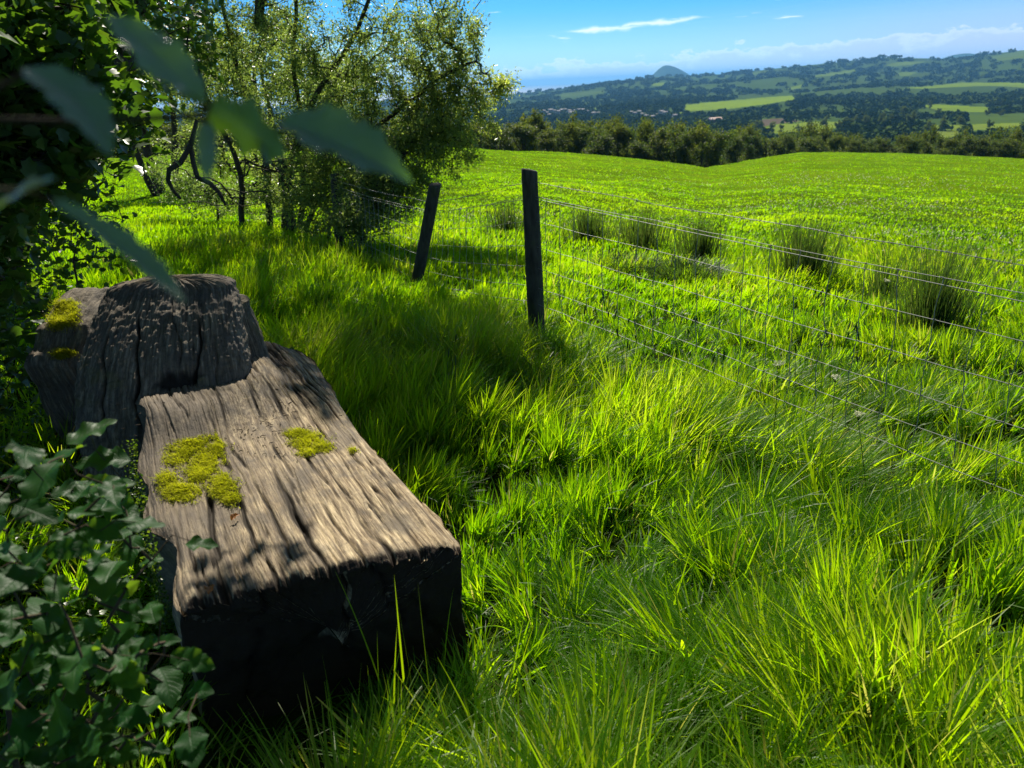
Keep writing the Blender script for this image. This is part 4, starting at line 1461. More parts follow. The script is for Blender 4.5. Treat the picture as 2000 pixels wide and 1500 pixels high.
moss('moss_patch', 'long yellow green moss patch at the left of the seat',
     [(355, 832, 40, 22, 1.3), (400, 850, 34, 20, .8), (330, 838, 22, 12, .3), (372, 868, 48, 30, 1.3), (405, 900, 42, 28, .9), (352, 958, 48, 26, 1.2), (436, 950, 34, 32, 1.1), (325, 935, 30, 20, .25), (345, 895, 34, 24, .35), (425, 875, 24, 20, .4), (392, 925, 40, 24, .6), (455, 975, 18, 16, .25), (350, 815, 24, 8, .2)], 1, 4200, on_seat)
moss('moss_patch', 'small round bright moss patch in the middle of the seat', [(602, 862, 44, 24, .9), (628, 872, 30, 14, .35), (580, 846, 30, 12, .35), (600, 884, 26, 10, .2), (690, 880, 12, 8, .05)], 1, 4200, on_seat)
moss('moss_patch', 'yellow moss on the stepped lump left of the back', [(128, 600, 34, 18, .8), (115, 628, 34, 20, .8), (125, 692, 30, 12, .6), (140, 615, 22, 26, .4)], 1, 4200, on_arm)

# --- bits of bark and dead leaves lying on the seat
acc = Acc()
for k in range(240):
    u, v = rng.normal(470, 85), rng.normal(806, 22) + rng.random() * 24
    if rng.random() < .25:
        u, v = rng.uniform(330, 620), rng.uniform(790, 900)
    p = on_seat(u, v)
    if st_of(p)[1] > .38 or st_of(p)[0] > 1.5:
        continue
    a0 = rng.uniform(0, 6.28)
    L = rng.uniform(.008, .028)
    n = 5
    cv = rng.uniform(-1.2, 1.2)
    tt = np.linspace(0, 1, n)
    P = np.column_stack([p[0] + L * np.cumsum(np.cos(a0 + cv * tt)) / n, p[1] + L * np.cumsum(np.sin(a0 + cv * tt)) / n, p[2] + .003 + .004 * np.sin(np.pi * tt) * rng.random()])
    acc.tube(P, np.linspace(1, .6, n) * rng.uniform(.001, .0024), 4)
tag(link('bark_litter', acc.mesh('bark_litter', M_twig)), 'curled crumbs of bark and twigs at the foot of the seat back', 'bark litter', kind='stuff')


def big_leaf(base, tip, normal, width, rng, droop=.10, fold=.25, wave=.12, teeth=6, tooth=.16, shape=.8, na=19, nc=9):
    """one leaf as a bent, wavy, toothed blade. Returns verts, faces, luv"""
    base, tip = np.asarray(base, float), np.asarray(tip, float)
    D = tip - base
    L = np.linalg.norm(D)
    D = D / L
    X = unit(np.cross(D, normal))
    Z = np.cross(X, D)
    t = np.linspace(0, 1, na)[:, None]
    u = np.linspace(-1, 1, nc)[None]
    prof = np.sin(np.pi * np.clip(t, .0, 1) ** shape) ** .72
    tri = np.abs(((t * teeth + .15) % 1) - .5) * 2
    prof = np.maximum(prof * (1 + tooth * (tri - .6) * np.abs(u) ** 2 * (t > .06)), .012)
    ph = rng.uniform(0, 6.28)
    hw = width / 2 * prof
    x = u * hw
    z = fold * np.abs(u) * hw - droop * L * (t ** 2 - t * .55) * 2.2 + wave * hw * np.abs(u) ** 1.5 * np.sin(t * teeth * 2.6 + ph + u * 1.3)
    y = t * L + 0 * u
    cvt = rng.normal(0, .05) * L * np.sin(np.pi * t)
    P = base + (x + cvt)[..., None] * X + y[..., None] * D + z[..., None] * Z
    i = np.arange(na - 1)[:, None] * nc
    j = np.arange(nc - 1)[None]
    q = np.stack([i + j, i + j + 1, i + nc + j + 1, i + nc + j], -1).reshape(-1, 4)
    luv = np.stack(np.broadcast_arrays(u + 0 * t, t + 0 * u, np.full((na, nc), rng.random())), -1).reshape(-1, 3)
    return P.reshape(-1, 3), q, luv


rng = np.random.default_rng(8)
for (u, v, dx, dy, L, lb) in [(408, 1150, .02, -.05, .045, 'curled orange dead leaf caught in a split near the front edge of the seat'),
                              (452, 1020, .03, .03, .032, 'small brown dead leaf lying on the seat below the long moss patch')]:
    p = on_seat(u, v) + [0, 0, .006]
    V, F, U = big_leaf(p, p + unit(np.array([dx, dy, .018])) * L, (0.2, -.3, 1), L * .6, rng, .2, .5, .3, 5)
    tag(link('dead_leaf', mesh_np('dead_leaf', V, [F], M_dead, {'luv': U}, True)), lb, 'leaf')

# ------------------------------------------------------------------ the wire fence
FP = [np.array([3.35, -.05]), np.array([0.186, 5.5]), np.array([-0.90, 7.75]), np.array([-2.28, 10.6]), np.array([-3.35, 12.3])]
fence = thing('wire_fence', (0.186, 5.5, gz(.186, 5.5)), 'post and wire fence with barbed top strand between the path and the field', 'fence')


def post(base, top, r, seed, label=None):
    rg = np.random.default_rng(seed)
    n, m = 40, 40
    ang = np.linspace(0, 2 * np.pi, m, endpoint=False)
    t = np.linspace(0, 1, n)[:, None]
    ax = np.asarray(base) + (np.asarray(top) - np.asarray(base)) * t
    rr = r * (1 + .05 * fbm(np.cos(ang)[None] * 1.6 + 0 * t, np.sin(ang)[None] * 1.6 + 0 * t, t * 3 + seed, seed=seed, oct=3)
              + .035 * fbm(ang[None] * 5 + 0 * t, t * 2 + seed, seed=seed + 1, oct=3))
    rr = rr * (1 - .05 * t)
    X, Y = np.array([1.0, 0, 0]), np.array([0, 1.0, 0])
    P = ax[:, None] + rr[..., None] * (np.cos(ang)[None, :, None] * X + np.sin(ang)[None, :, None] * Y)
    tilt = .012 * np.cos(ang + seed)
    P[-1, :, 2] += tilt
    cap = P[-1] * .9 + P[-1].mean(0) * .1 + [0, 0, .006]
    V = np.concatenate([P.reshape(-1, 3), cap, cap.mean(0)[None] + [0, 0, .002]])
    i = np.arange(n)[:, None] * m
    j = np.arange(m)[None]
    k = (j + 1) % m
    q = np.stack([i + j, i + k, i + m + k, i + m + j], -1).reshape(-1, 4)
    tri = np.stack([np.arange(m) + n * m, (np.arange(m) + 1) % m + n * m, np.full(m, (n + 1) * m)], 1)
    o = link('post', mesh_np('post', V, [q, tri], M_post, None, True), fence)
    if label:
        o['label'] = label


g1 = gz(*FP[1])
post((.205, 5.5, g1 - .12), (.182, 5.5, 1.092), .060, 3, 'upright square-topped dark post')
g2 = gz(*FP[2])
_b = at_y(818, 530, 7.62)
_t = at_y(850, 361, 7.45)
post(tuple(_b - (_t - _b) * .12), tuple(_t), .061, 5, 'post leaning over to the right')
post((FP[3][0], FP[3][1], gz(*FP[3]) - .1), (FP[3][0] + .05, FP[3][1], gz(*FP[3]) + 1.0), .065, 7)
post((FP[3][0] + .3, FP[3][1] + .1, gz(*FP[3]) - .1), (FP[3][0] + .26, FP[3][1] + .1, gz(*FP[3]) + .8), .06, 8)
post((FP[4][0], FP[4][1], gz(*FP[4]) - .1), (FP[4][0] - .02, FP[4][1], gz(*FP[4]) + 1.15), .07, 9)
post((FP[0][0], FP[0][1], -.1), (FP[0][0], FP[0][1], 1.08), .06, 11)
rng = np.random.default_rng(17)
# height of each strand above the ground at posts 0..3
# (posts 0 and 1: height above the seat's ground level; posts 2 and 3: above their own foot)
WIRES = [('barbed', (.985, 1.02, .88, .95)), ('plain', (.855, .905, .80, .87)), ('net', (.90, .918, .78, .83)), ('net', (.727, .745, .62, .68)),
         ('net', (.568, .570, .48, .52)), ('net', (.418, .42, .35, .40)), ('net', (.288, .275, .22, .28)), ('net', (.165, .16, .10, .16))]


def top_of(i):
    return np.array([*FP[i], gz(*FP[i]) if i > 1 else 0.0]) if i != 2 else np.array([_b[0] + .02, _b[1], g2])


bays = [(0, 1), (1, 2), (2, 3)]
barbed, plain, net = Acc(), Acc(), Acc()
WR = .0016
for (i, j) in bays:
    A, B = top_of(i), top_of(j)
    Lb = np.linalg.norm(B - A)
    curves = []
    for wi, (kind, hs) in enumerate(WIRES):
        n = int(Lb / .05)
        t = np.linspace(0, 1, n)
        P = A + (B - A) * t[:, None]
        lean = 0.0
        P[:, 2] += hs[i] + (hs[j] - hs[i]) * t - .016 * np.sin(np.pi * t) + (.006 * fbm(t * Lb * 2.2, np.full(n, wi * 3.1), seed=6, oct=2) if kind != 'plain' else 0)
        if j == 2:      # wires follow the leaning post
            P[:, 0] += t ** 2 * hs[2] * .20
        if i == 2:
            P[:, 0] += (1 - t) ** 2 * hs[2] * .20
        P[:, 1] += .01 * fbm(t * Lb * 1.1, np.full(n, wi * 5.0), seed=16, oct=2)
        if kind == 'plain':
            plain.tube(P, WR * 1.15, 5)
        elif kind == 'net':
            net.tube(P, WR * 1.0, 5)
            curves.append(P)
        else:
            # two strands twisted together, a barb every 12 cm
            nn = int(Lb / .012)
            tt = np.linspace(0, 1, nn)
            Q = np.stack([np.interp(tt, t, P[:, k]) for k in range(3)], 1)
            ph = tt * Lb / .05 * 2 * np.pi
            side = unit(np.cross(B - A, [0, 0, 1.0]))
            off = .0016 * (np.cos(ph)[:, None] * side + np.sin(ph)[:, None] * np.array([0, 0, 1.0]))
            barbed.tube(Q + off, .0011, 4)
            barbed.tube(Q - off, .0011, 4)
            for s in np.arange(.06, Lb, .115):
                c = np.array([np.interp(s / Lb, t, P[:, k]) for k in range(3)])
                for q in range(2):
                    v = unit(rng.normal(0, 1, 3)) * .013
                    c2 = c + unit(B - A) * .005 * (q - .5)
                    barbed.tube([c2 - v, c2 + v], .0011, 4)
                rg = np.linspace(0, 4 * np.pi, 10)
                barbed.tube(c + .0028 * (np.cos(rg)[:, None] * side + np.sin(rg)[:, None] * np.array([0, 0, 1.0])) + unit(B - A) * np.linspace(-.005, .005, 10)[:, None], .001, 4)
    # upright stays, a little crooked, with knots
    s = .10
    while s < Lb - .03:
        pts = []
        for kq, Pc in enumerate(curves):
            f = (s + rng.normal(0, .008) + .02 * vnoise(np.array([s * 1.7]), np.array([kq * .8]), seed=77)[0]) / Lb
            c = np.array([np.interp(f, np.linspace(0, 1, len(Pc)), Pc[:, k]) for k in range(3)])
            pts.append(c)
            rg = np.linspace(0, 5 * np.pi, 12)
            net.tube(c + .0030 * np.stack([np.cos(rg) * .4, np.sin(rg) * .4, np.sin(rg)], 1) + unit(B - A) * np.linspace(-.006, .006, 12)[:, None], .0014, 4)
        pts = np.array(pts)
        tt = np.linspace(0, len(pts) - 1, 26)
        Q = np.stack([np.interp(tt, np.arange(len(pts)), pts[:, k]) for k in range(3)], 1)
        Q[1:-1, :2] += rng.normal(0, .0012, (24, 2))
        Q[:, :2] += (.006 * np.sin(tt * 3 + s * 9))[:, None] * unit((B - A)[:2])
        net.tube(Q, WR * 1.2, 4)
        s += .165
link('barbed_wire', barbed.mesh('barbed_wire', M_wire), fence)
link('plain_wire', plain.mesh('plain_wire', M_wire), fence)
link('wire_netting', net.mesh('wire_netting', M_wire), fence)

# ------------------------------------------------------------------ grass
rng = np.random.default_rng(2024)


def in_bench(x, y, m=0.0):
    s, t = (np.stack([x, y], -1) - O2) @ U2, (np.stack([x, y], -1) - O2) @ W2
    seat = (s > -.06 - .145 * t - m) & (s < 2.3 + m) & (np.abs(t) < .40 + m)
    back = (np.abs(x + 1.47) < .40 + m) & (y > 2.9 - m) & (y < 3.55 + m)
    arm = (np.abs(x + 1.975) < .2 + m) & (y > 3.1 - m) & (y < 3.72 + m)
    return seat | back | arm


def sample_r(n, r0, r1, p):
    """radii with areal density falling as r**-p"""
    e = 2 - p
    u = rng.random(n)
    return (r0 ** e + u * (r1 ** e - r0 ** e)) ** (1 / e)


def grass_set(n, r0, r1, p, az0, az1, nseg):
    r = sample_r(n, r0, r1, p)
    a = np.radians(rng.uniform(az0, az1, n))
    x, y = r * np.sin(a), r * np.cos(a)
    # gather into tussocks
    cl = .045
    xw, yw = x + .10 * vnoise(x * 4, y * 4, seed=201), y + .10 * vnoise(x * 4, y * 4, seed=202)
    gx = np.round(xw / (cl * 3.2)) * cl * 3.2
    gy = np.round(yw / (cl * 3.2)) * cl * 3.2
    jx, jy = _hash(gx * 977, gy * 977, gx * 0, 3) - .5, _hash(gx * 977, gy * 977, gx * 0, 4) - .5
    pull = .80 * rng.random(n) ** .7 * (1 - sstep(r, 4, 11))
    x = x + (gx + jx * cl * 3 - x) * pull
    y = y + (gy + jy * cl * 3 - y) * pull
    tuft = _hash(gx * 977, gy * 977, gx * 0, 8)
    k = ~in_bench(x, y)
    # thin under the trees on the left and over the oak seedling
    dark = sstep(-x, 1.7, 2.6) * (1 - sstep(y, 5.0, 8.0))
    k &= rng.random(n) > dark * .75
    k &= ~((np.hypot(x + 1.25, y - 1.25) < .8) & (rng.random(n) < .88))
    # thin, dark pockets between the clumps
    pocket = sstep(fbm(x * 2.3, y * 2.3, seed=91, oct=3), .05, .75) * (1 - .6 * sstep(r, 6, 14))
    k &= rng.random(n) > .55 * pocket
    x, y, r, tuft, dark, pocket, gx, gy = [q[k] for q in (x, y, r, tuft, dark, pocket, gx, gy)]
    tuft2 = _hash(gx * 977, gy * 977, gx * 0, 15)
    tuft3 = _hash(gx * 977, gy * 977, gx * 0, 16)
    n = len(x)
    # side of the fence: long and lodged on the path side, shorter in the grazed field
    side = (x - .186) * .872 + (y - 5.5) * .49
    inner = 1 - sstep(side, -.35, .35)
    n1 = fbm(x * .8, y * .8, seed=61, oct=3)
    n2 = fbm(x * 2.6, y * 2.6, seed=62, oct=2)
    h = .235 + .17 * inner * (.75 + .5 * n1) + .055 * n2 + .05 * n1
    h = h * (.55 + .75 * (tuft + (.5 - tuft) * sstep(r, 6, 14))) * rng.uniform(.55, 1.15, n)
    h = h * (1 - .35 * dark) * (1 - .40 * pocket)
    # trodden strip in front of the seat
    tro = np.exp(-((x + .35) / .5) ** 2 - ((y - 1.45) / .45) ** 2)
    h = np.clip(h * (1 - .10 * tro), .05, .62) * .74
    h = h * (1 - .66 * sstep(r, 8, 19))
    # shorter round the foot of the fence posts
    for fx, fy_ in ((.19, 5.4),):
        h = h * (1 - .5 * np.exp(-((x - fx) ** 2 + (y - fy_ + .15) ** 2) / .16))
    w = (.0043 + .0058 * rng.random(n) ** 1.5) * np.maximum(1, (r / 3.8) ** .82)
    w = np.where(rng.random(n) < .06, w * 1.8, w)
    # flattened swirls in the near grass
    lod = sstep(fbm(x * .75 + 4, y * .75, seed=71, oct=2), -.05, .75) * (1 - sstep(r, 3.5, 7))
    lod = .55 * np.maximum(lod, .8 * np.exp(-((x - .55) / .62) ** 2 - ((y - 1.25) / .55) ** 2))
    lod = np.maximum(lod, .45 * np.exp(-((x - .55) / .5) ** 2 - ((y - 2.3) / .35) ** 2))
    flow = .45 + 1.3 * fbm(x * .55, y * .55, seed=81, oct=2) + .5 * (tuft - .5)
    dirang = flow + (tuft2 - .5) * 2.2 + rng.normal(0, .95, n) * (1 - .4 * lod)
    lean = np.abs(rng.normal(.08, .16, n)) + .34 * tuft3 ** 2 + .55 * lod
    bend = np.abs(rng.normal(.50, .42, n)) + .45 * lod + 1.3 * (rng.random(n) < .10)
    h = h * (1 + .30 * lod)
    tint = np.clip(.38 - .14 * sstep(r, 12, 40) + .17 * n1 + .20 * (tuft - .5) + rng.normal(0, .16, n) * (1 - .6 * sstep(r, 7, 20)), 0, .93)
    tint = np.where(rng.random(n) < .02 * (r < 12), 1.0, tint)
    P = np.stack([x, y, land_z(x, y) - .012], 1)
    return blades(P, h, w, dirang, lean, bend, rng.normal(0, .7, n), nseg, tint)


G = [grass_set(96000, .55, 3.6, .35, -46, 50, 6), grass_set(170000, 3.6, 9.0, 1.25, -44, 44, 4), grass_set(230000, 9.0, 30.0, 1.55, -42, 42, 3),
     grass_set(160000, 30.0, 150.0, 1.75, -36, 42, 2)]
V, F, T = join(G)
tag(link('grass', mesh_np('grass', V, F, M_grass, {'tint': T})), 'long bright green meadow grass', 'grass', kind='stuff')

# a few tall broad blades standing by the front of the seat
rng = np.random.default_rng(55)
tall = []
BL = [(822, 1440, .46, .014, 1.95), (795, 1400, .40, .007, 1.7), (770, 1400, .46, .009, 2.6), (742, 1420, .26, .011, 1.6), (765, 1430, .30, .012, 1.3),
      (846, 1420, .40, .014, 1.75), (862, 1310, .25, .006, 1.2), (730, 1430, .18, .008, 1.75), (842, 1440, .2, .007, 2.0), (900, 1280, .26, .007, .3)]
for (u, v, h, w, da) in BL:
    p = at_z(u, v, .10)
    p[2] = 0
    tall.append(blades(p[None], h + .08, w, np.array([da]), .12, .30 if h > .27 else .5, np.array([-da + rng.normal(0, .3)]), 8, np.array([.55]), .02))
V, F, T = join(tall)
tag(link('tall_grass_tuft', mesh_np('tall_grass_tuft', V, F, M_grass, {'tint': T})), 'few tall broad grass blades standing against the dark front of the log', 'grass tuft')

# ------------------------------------------------------------------ clumps of rush in the field
RUSH = [(1565, 548, .70, .50, 420, 'wide dark rush clump in the middle behind the fence netting'),
        (1815, 645, .74, .42, 420, 'dense dark rush clump nearest the right edge of the photo'),
        (1722, 592, .50, .30, 170, 'thin rush clump just left of the dense one near the right edge'),
        (1365, 512, .66, .48, 330, 'tall rush clump behind the netting left of the wide one'),
        (1255, 484, .60, .70, 300, 'spreading rush clump right of the upright fence post'),
        (1150, 470, .55, .60, 260, 'spreading rush clump close beside the upright fence post'),
        (990, 450, .50, .60, 210, 'rush clump between the leaning and the upright fence post')]
for i, (u, v, h, rad_, n, lb) in enumerate(RUSH):
    rng = np.random.default_rng(300 + i)
    p = at_z(u, v, -.1)
    for _ in range(6):
        p = at_z(u, v, gz(p[0], p[1]))
    n = int(n * 1.9)
    a = rng.uniform(0, 6.28, n)
    rr = rad_ * np.minimum(.42 * np.abs(rng.normal(0, 1, n)), .85 * rng.random(n) ** .5)
    x, y = p[0] + rr * np.cos(a), p[1] + rr * np.sin(a)
    P = np.stack([x, y, land_z(x, y) - .02], 1)
    V, F, T = blades(P, 1.05 * h * (1 - .25 * rr / rad_) * rng.uniform(.3, 1.1, n), .0046 * rng.uniform(.8, 1.4, n) * max(1, p[1] / 6.5), a + rng.normal(0, .4, n),
                     .04 + .22 * rr / rad_ + np.abs(rng.normal(0, .06, n)), rng.uniform(.0, .28, n), rng.normal(0, .8, n), 4, np.clip(rng.normal(.4, .25, n), 0, 1), .2)
    o = link('rush_clump', mesh_np('rush_clump', V, [F], M_rush, {'tint': T}))
    tag(o, lb, 'rushes', 'rush clumps in the field')
for i, (u, v, h, rad_, n, lb) in enumerate([(1222, 530, .28, .30, 700, 'low dark tussock behind the netting, the left of a pair'),
                                            (1335, 545, .30, .36, 800, 'low dark tussock behind the netting, the right of a pair')]):
    rng = np.random.default_rng(400 + i)
    p = at_z(u, v, -.1)
    for _ in range(6):
        p = at_z(u, v, gz(p[0], p[1]))
    a = rng.uniform(0, 6.28, n)
    rr = rad_ * np.sqrt(rng.random(n))
    x, y = p[0] + rr * np.cos(a), p[1] + rr * np.sin(a)
    P = np.stack([x, y, land_z(x, y) - .02], 1)
    V, F, T = blades(P, h * rng.uniform(.7, 1.15, n), .009, a + rng.normal(0, .5, n), .1 + .5 * rr / rad_, rng.uniform(.3, 1.2, n), rng.normal(0, .8, n), 4,
                     np.clip(rng.normal(.25, .15, n), 0, .8), .15)
    tag(link('grass_tussock', mesh_np('grass_tussock', V, [F], M_rush, {'tint': T})), lb, 'tussock', 'low tussocks in the field')

# dark seed heads of foxtail standing above the grass by the fence
rng = np.random.default_rng(77)
acc = Acc()
FX = [(rng.uniform(1130, 1760), rng.uniform(650, 790)) for _ in range(36)] + [(rng.uniform(780, 900), rng.uniform(820, 900)) for _ in range(3)]
for (u, v) in FX:
    p = at_z(u, v, .05)
    p[2] = gz(p[0], p[1])
    h = rng.uniform(.34, .50)
    a = rng.uniform(0, 6.28)
    tt = np.linspace(0, 1, 7)
    off = np.array([math.cos(a), math.sin(a)]) * rng.uniform(.02, .07)
    P = np.column_stack([p[0] + off[0] * tt ** 2, p[1] + off[1] * tt ** 2, p[2] + h * tt])
    acc.tube(P, .0011, 4, a=.2)
    d = unit(P[-1] - P[-2])
    L = rng.uniform(.035, .06)
    acc.tube(P[-1] + d * np.linspace(0, L, 6)[:, None], np.array([.0018, .0040, .0044, .0042, .0034, .0012]), 6, a=.1)
tag(link('foxtail_heads', acc.mesh('foxtail_heads', M_rush)), 'dark foxtail seed heads on thin stalks along the fence', 'seed heads', kind='stuff')


def umbel(u, v, h, size, seed, label):
    """cow parsley: forked stalk with flat heads of tiny white flowers; u, v: the head"""
    rg = np.random.default_rng(seed)
    top = at_z(u, v, h)
    g = gz(top[0], top[1])
    base = np.array([top[0] + rg.normal(0, .03), top[1] + rg.normal(0, .03), g - .01])
    t = thing('cow_parsley', tuple(base), label, 'flower', 'cow parsley along the fence')
    st, fl = Acc(), []
    st.tube([base, (base + top) / 2 + rg.normal(0, .008, 3), top - [0, 0, .03]], [.002, .0018, .0014], 5, a=.4)
    hub = top - np.array([0, 0, .03])
    for k in range(9):
        a = k * 2.4
        r = size * math.sqrt((k + .5) / 9)
        e = top + np.array([math.cos(a) * r, math.sin(a) * r, rg.normal(0, .003) - r * .15])
        st.tube([hub, (hub + e) / 2 + [0, 0, -.003], e], [.0009, .0008, .0007], 4, a=.4)
        n = 16
        P = e + np.column_stack([rg.normal(0, size * .16, n), rg.normal(0, size * .16, n), rg.normal(.002, .002, n)])
        fl.append(scatter_leaves(LEAF4, P, rg.normal(0, 1, (n, 3)), rg.normal(0, .3, (n, 3)) + [0, 0, 1.0], np.full(n, .0055), np.full(n, .0055), rg.random(n)))
    link('stalk', st.mesh('stalk', M_rush), t)
    V, F, T, o = [], [], [], 0
    for v_, f_, t_ in fl:
        V.append(v_)
        F.append(f_[0] + o)
        T.append(t_)
        o += len(v_)
    link('flower_head', mesh_np('flower_head', np.concatenate(V), [np.concatenate(F)], M_flower, {'tint': np.concatenate(T)}), t)


umbel(1521, 709, .42, .026, 1, 'white cow parsley head, the brightest, furthest left along the netting')
umbel(1632, 735, .40, .022, 2, 'small white cow parsley head, middle one under the netting wires')
umbel(1678, 808, .36, .020, 3, 'pale cow parsley head low in the grass, nearest to the camera')
umbel(1732, 548, .40, .018, 4, 'tiny white flower head in front of the thin rush clump')

# white flecks of daisies and seed heads out in the field
rng = np.random.default_rng(91)
n = 5200
r = np.exp(rng.uniform(math.log(9.0), math.log(34), n))
a = np.radians(rng.uniform(-4, 36, n))
x, y = r * np.sin(a), r * np.cos(a)
k = (fbm(x * .16, y * .32, seed=95, oct=3) + rng.normal(0, .14, n)) > .22
x, y, r = x[k], y[k], r[k]
n = len(x)
P = np.stack([x, y, land_z(x, y) + rng.uniform(.17, .32, n)], 1)
V, F, T = scatter_leaves(LEAF4, P, rng.normal(0, 1, (n, 3)), rng.normal(0, .6, (n, 3)) + [0, -.3, 1.0], .020 + .0011 * r, .010 + .0006 * r, rng.random(n))
tag(link('field_flowers', mesh_np('field_flowers', V, F, M_flower, {'tint': T})), 'white flecks of small flowers scattered through the field', 'flowers', kind='stuff')

# ------------------------------------------------------------------ oak seedling in front of the seat's left side
rng = np.random.default_rng(64)
SL = [(425, 1062), (330, 1095), (210, 845), (160, 890), (95, 885), (100, 1000), (30, 975), (195, 960), (150, 1010), (270, 985), (300, 1020), (165, 1075), (100, 1110),
      (225, 1040), (60, 1135), (140, 1150), (220, 1110), (290, 1070), (250, 1125), (200, 1165), (280, 1150), (305, 1195), (180, 1225), (90, 1200), (30, 1210),
      (240, 1235), (290, 1270), (330, 1255), (180, 1335), (235, 1300), (260, 1310), (330, 1335), (395, 1350), (345, 1405), (380, 1290), (130, 1300), (60, 1280),
      (120, 1395), (200, 1420), (260, 1400), (60, 1420), (30, 1340), (150, 1450), (240, 1465), (310, 1460), (90, 1480), (20, 1470), (110, 1250), (50, 1060), (15, 1120),
      (240, 900), (120, 940), (60, 930), (200, 1000), (20, 1030), (75, 1340), (210, 1370), (300, 1380), (20, 1250), (170, 1290), (270, 1440), (380, 1455)]
SL += [(rng.uniform(-90, 290), rng.uniform(930, 1560)) for _ in range(70)]
tgt, info = [], []
for i, (u, v) in enumerate(SL):
    d = rng.uniform(1.20, 1.55) if i < 62 else rng.uniform(1.3, 1.75)
    p = at_d(u - (34 if v < 1180 else 8), v, d)
    if p[2] < .08:
        p = at_z(u, v, rng.uniform(.08, .3))
    if in_bench(p[0:1], p[1:2], .02)[0] and p[2] < .47:
        p = at_z(u, v, .50 + rng.random() * .05)
    tgt.append(p)
    info.append(i < 62)
tgt = np.array(tgt)
sapb = np.array([-1.10, 1.20, 0.0])
seedling = thing('oak_seedling', tuple(sapb), 'leafy young oak shoots with wavy glossy leaves in front of the log, lower left', 'sapling')
st = [([sapb + [0, 0, -.03], np.array([-1.08, 1.22, .25]), np.array([-1.06, 1.26, .50]), np.array([-1.10, 1.32, .72])], [.009, .007, .005, .003]),
      ([sapb + [.1, -.12, -.03], np.array([-.92, 1.06, .25]), np.array([-.86, 1.06, .45]), np.array([-.80, 1.10, .58])], [.007, .006, .004, .002]),
      ([sapb + [-.1, .05, -.03], np.array([-1.22, 1.25, .3]), np.array([-1.28, 1.3, .6])], [.007, .006, .003])]
# the twig ends stop a little short of each leaf
acc, paths = grow(st, tgt, rng, step=.05, wob=.006, r_tip=.0011, power=.4)
link('stem', acc.mesh('stem', M_twig), seedling)
VV, FF, UU, o = [], [], [], 0
for k, P in paths.items():
    b = P[-1]
    out = P[-1] - P[0]
    out[2] *= .3
    hd = unit(unit(out) * .8 + np.array([.35, -.25, 0]) + rng.normal(0, .5, 3) * [1, 1, .25] + [0, 0, -.12])
    L = rng.uniform(.042, .092)
    nrm = unit(np.array([0, -.18, 1.0]) + rng.normal(0, .33, 3))
    c = b - hd * L * .45
    Vq, Fq, Uq = big_leaf(c, c + hd * L, nrm, L * rng.uniform(.52, .66), rng, rng.uniform(.02, .22), rng.uniform(-.05, .3), rng.uniform(.12, .34), rng.choice([5, 6, 7]), .17)
    VV.append(Vq)
    FF.append(Fq + o)
    UU.append(Uq)
    o += len(Vq)
link('foliage', mesh_np('foliage', np.concatenate(VV), [np.concatenate(FF)], M_sap, {'luv': np.concatenate(UU)}, True), seedling)

# small-leaved ground cover between the seedling and the log
rng = np.random.default_rng(88)
n = 5200
x, y = rng.uniform(-2.9, -1.0, n), rng.uniform(1.2, 4.6, n)
k = ~in_bench(x, y) & (x < -1.28 + .0 * y)
x, y = x[k], y[k]
n = len(x)
hgt = .05 + .13 * (1 + fbm(x * 2.5, y * 2.5, seed=6, oct=2)) * rng.random(n)
P = np.stack([x, y, land_z(x, y) + hgt], 1)
V, F, T = scatter_leaves(LEAF4, P, rng.normal(0, 1, (n, 3)) * [1, 1, .4], rng.normal(0, .45, (n, 3)) + [0, 0, 1.0], rng.uniform(.02, .05, n), rng.uniform(.016, .04, n), rng.random(n))
tag(link('ground_cover', mesh_np('ground_cover', V, F, M_ivy, {'tint': T})), 'dark low leaves covering the shaded ground left of the log', 'ground cover', kind='stuff')
# mossy creeping leaves climbing the left flank of the log
n = 2600
Q = []
while len(Q) < n:
    s, t0, z0 = rng.uniform(.35, 1.35), -.40 - abs(rng.normal(.012, .02)), rng.uniform(.08, .40)
    if rng.random() < .35 + .65 * (fbm(np.array([s * 6]), np.array([z0 * 8]), seed=14, oct=2)[0] > 0):
        xy = O2 + U2 * s + W2 * t0
        Q.append((xy[0], xy[1], z0))
Q = np.array(Q)
V, F, T = scatter_leaves(LEAF4, Q, rng.normal(0, 1, (n, 3)), rng.normal(0, .5, (n, 3)) + [-.6, -.3, .6], rng.uniform(.007, .016, n), rng.uniform(.006, .013, n), rng.random(n))
o = link('creeping_moss', mesh_np('creeping_moss', V, F, M_ivy, {'tint': T}), bench)

# ------------------------------------------------------------------ leafy twig hanging close to the camera
rng = np.random.default_rng(4)
D0 = .42
twig = thing('leafy_twig', tuple(at_d(-120, 240, .5)), 'leafy twig hanging across the upper left, close to the camera and out of focus', 'twig')
acc = Acc()
acc.tube([at_d(-400, 215, .60), at_d(-120, 232, .50), at_d(110, 237, .46), at_d(260, 233, .44), at_d(385, 226, .42), at_d(402, 205, .42)], [.0020, .0018, .0017, .0016, .0014, .001], 7)
acc.tube([at_d(385, 226, .42), at_d(400, 238, .415), at_d(412, 195, .41)], [.0015, .0012, .0008], 6)
acc.tube([at_d(-300, 330, .58), at_d(-80, 370, .46), at_d(40, 372, .42), at_d(90, 385, .40), at_d(105, 392, .40)], [.0017, .0015, .0013, .0011, .001], 6)
acc.tube([at_d(-120, 232, .50), at_d(20, 160, .46), at_d(52, 135, .45)], [.0016, .0013, .001], 6)
acc.tube([at_d(505, 265, .42), at_d(528, 262, .42), at_d(552, 246, .41)], [.0009, .0009, .0008], 5)
link('stem', acc.mesh('stem', M_twig), twig)
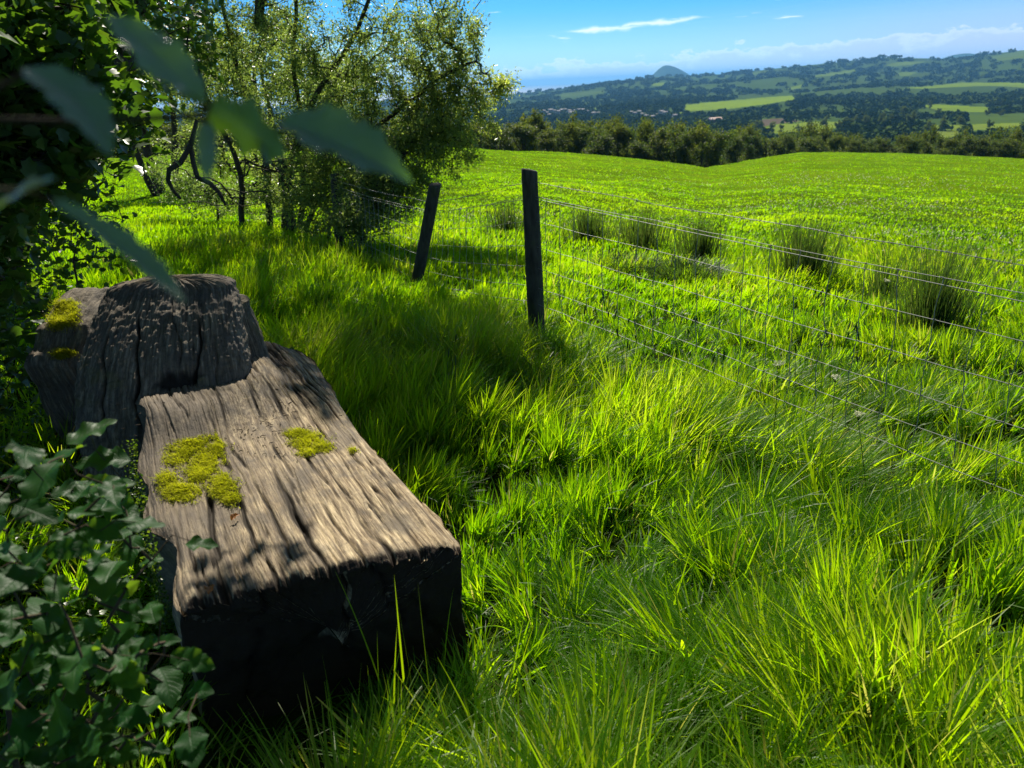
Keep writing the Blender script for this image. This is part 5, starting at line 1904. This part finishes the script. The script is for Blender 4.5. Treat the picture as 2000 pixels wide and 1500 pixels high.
# base (u, v, d), tip (u, v, d), normal, width, droop, fold, wave, teeth
NL = [((396, 202, .42), (212, 12, .44), (.25, -.55, .85), .030, .10, .25, .16, 6),
      ((50, 132, .45), (216, 288, .41), (.35, -.45, .85), .030, .08, .35, .12, 6),
      ((402, 218, .42), (566, 292, .41), (.2, .75, .55), .040, .12, .1, .22, 6),
      ((548, 240, .41), (806, 336, .39), (-.1, -.55, .80), .036, .12, .55, .16, 7),
      ((396, 232, .42), (408, 356, .40), (.2, .95, .2), .0165, .02, .0, .10, 5),
      ((104, 390, .40), (352, 618, .37), (.55, -.35, .65), .017, -.12, .55, .14, 7),
      ((108, 350, .40), (-30, 412, .42), (.0, -.25, 1.0), .026, .05, .2, .10, 5),
      ((400, 205, .42), (350, 168, .40), (.3, -.5, .8), .014, .05, .2, .1, 4),
      ((505, 268, .42), (528, 322, .41), (.3, .8, .4), .009, .05, .2, .1, 4)]
for (b, t, nrm, w, dr, fo, wa, te) in NL:
    V, F, U = big_leaf(at_d(*b), at_d(*t), np.array(nrm), w * .82, rng, dr, fo, wa, te, .24, .85, 37, 11)
    link('leaf', mesh_np('leaf', V, [F], M_front, {'luv': U}, True), twig)

# ------------------------------------------------------------------ the air in the valley
HAZE = True
if HAZE:
    lo, hi = -92.0, 150.0
    x0, x1, y0, y1 = -41000.0, 41000.0, -1500.0, 41500.0
    Vh = [(x, y, z) for z in (lo, hi) for y in (y0, y1) for x in (x0, x1)]
    Fh = np.array([(0, 2, 3, 1), (4, 5, 7, 6), (0, 1, 5, 4), (2, 6, 7, 3), (0, 4, 6, 2), (1, 3, 7, 5)])
    hm = bpy.data.materials.new('haze')
    hm.use_nodes = True
    hn = NT(hm.node_tree)
    vol = hn.n('ShaderNodeVolumePrincipled', {'Color': (0.20, 0.54, 1.0, 1), 'Density': 7.2e-5, 'Anisotropy': 0.2})
    out = hn.n('ShaderNodeOutputMaterial')
    hn.t.links.new(vol.outputs[0], out.inputs['Volume'])
    hz = link('haze', mesh_np('haze', Vh, [Fh], hm))
    tag(hz, 'thin blue haze over the valley', 'haze', kind='stuff')
print('script seconds', round(time.time() - T0, 1))
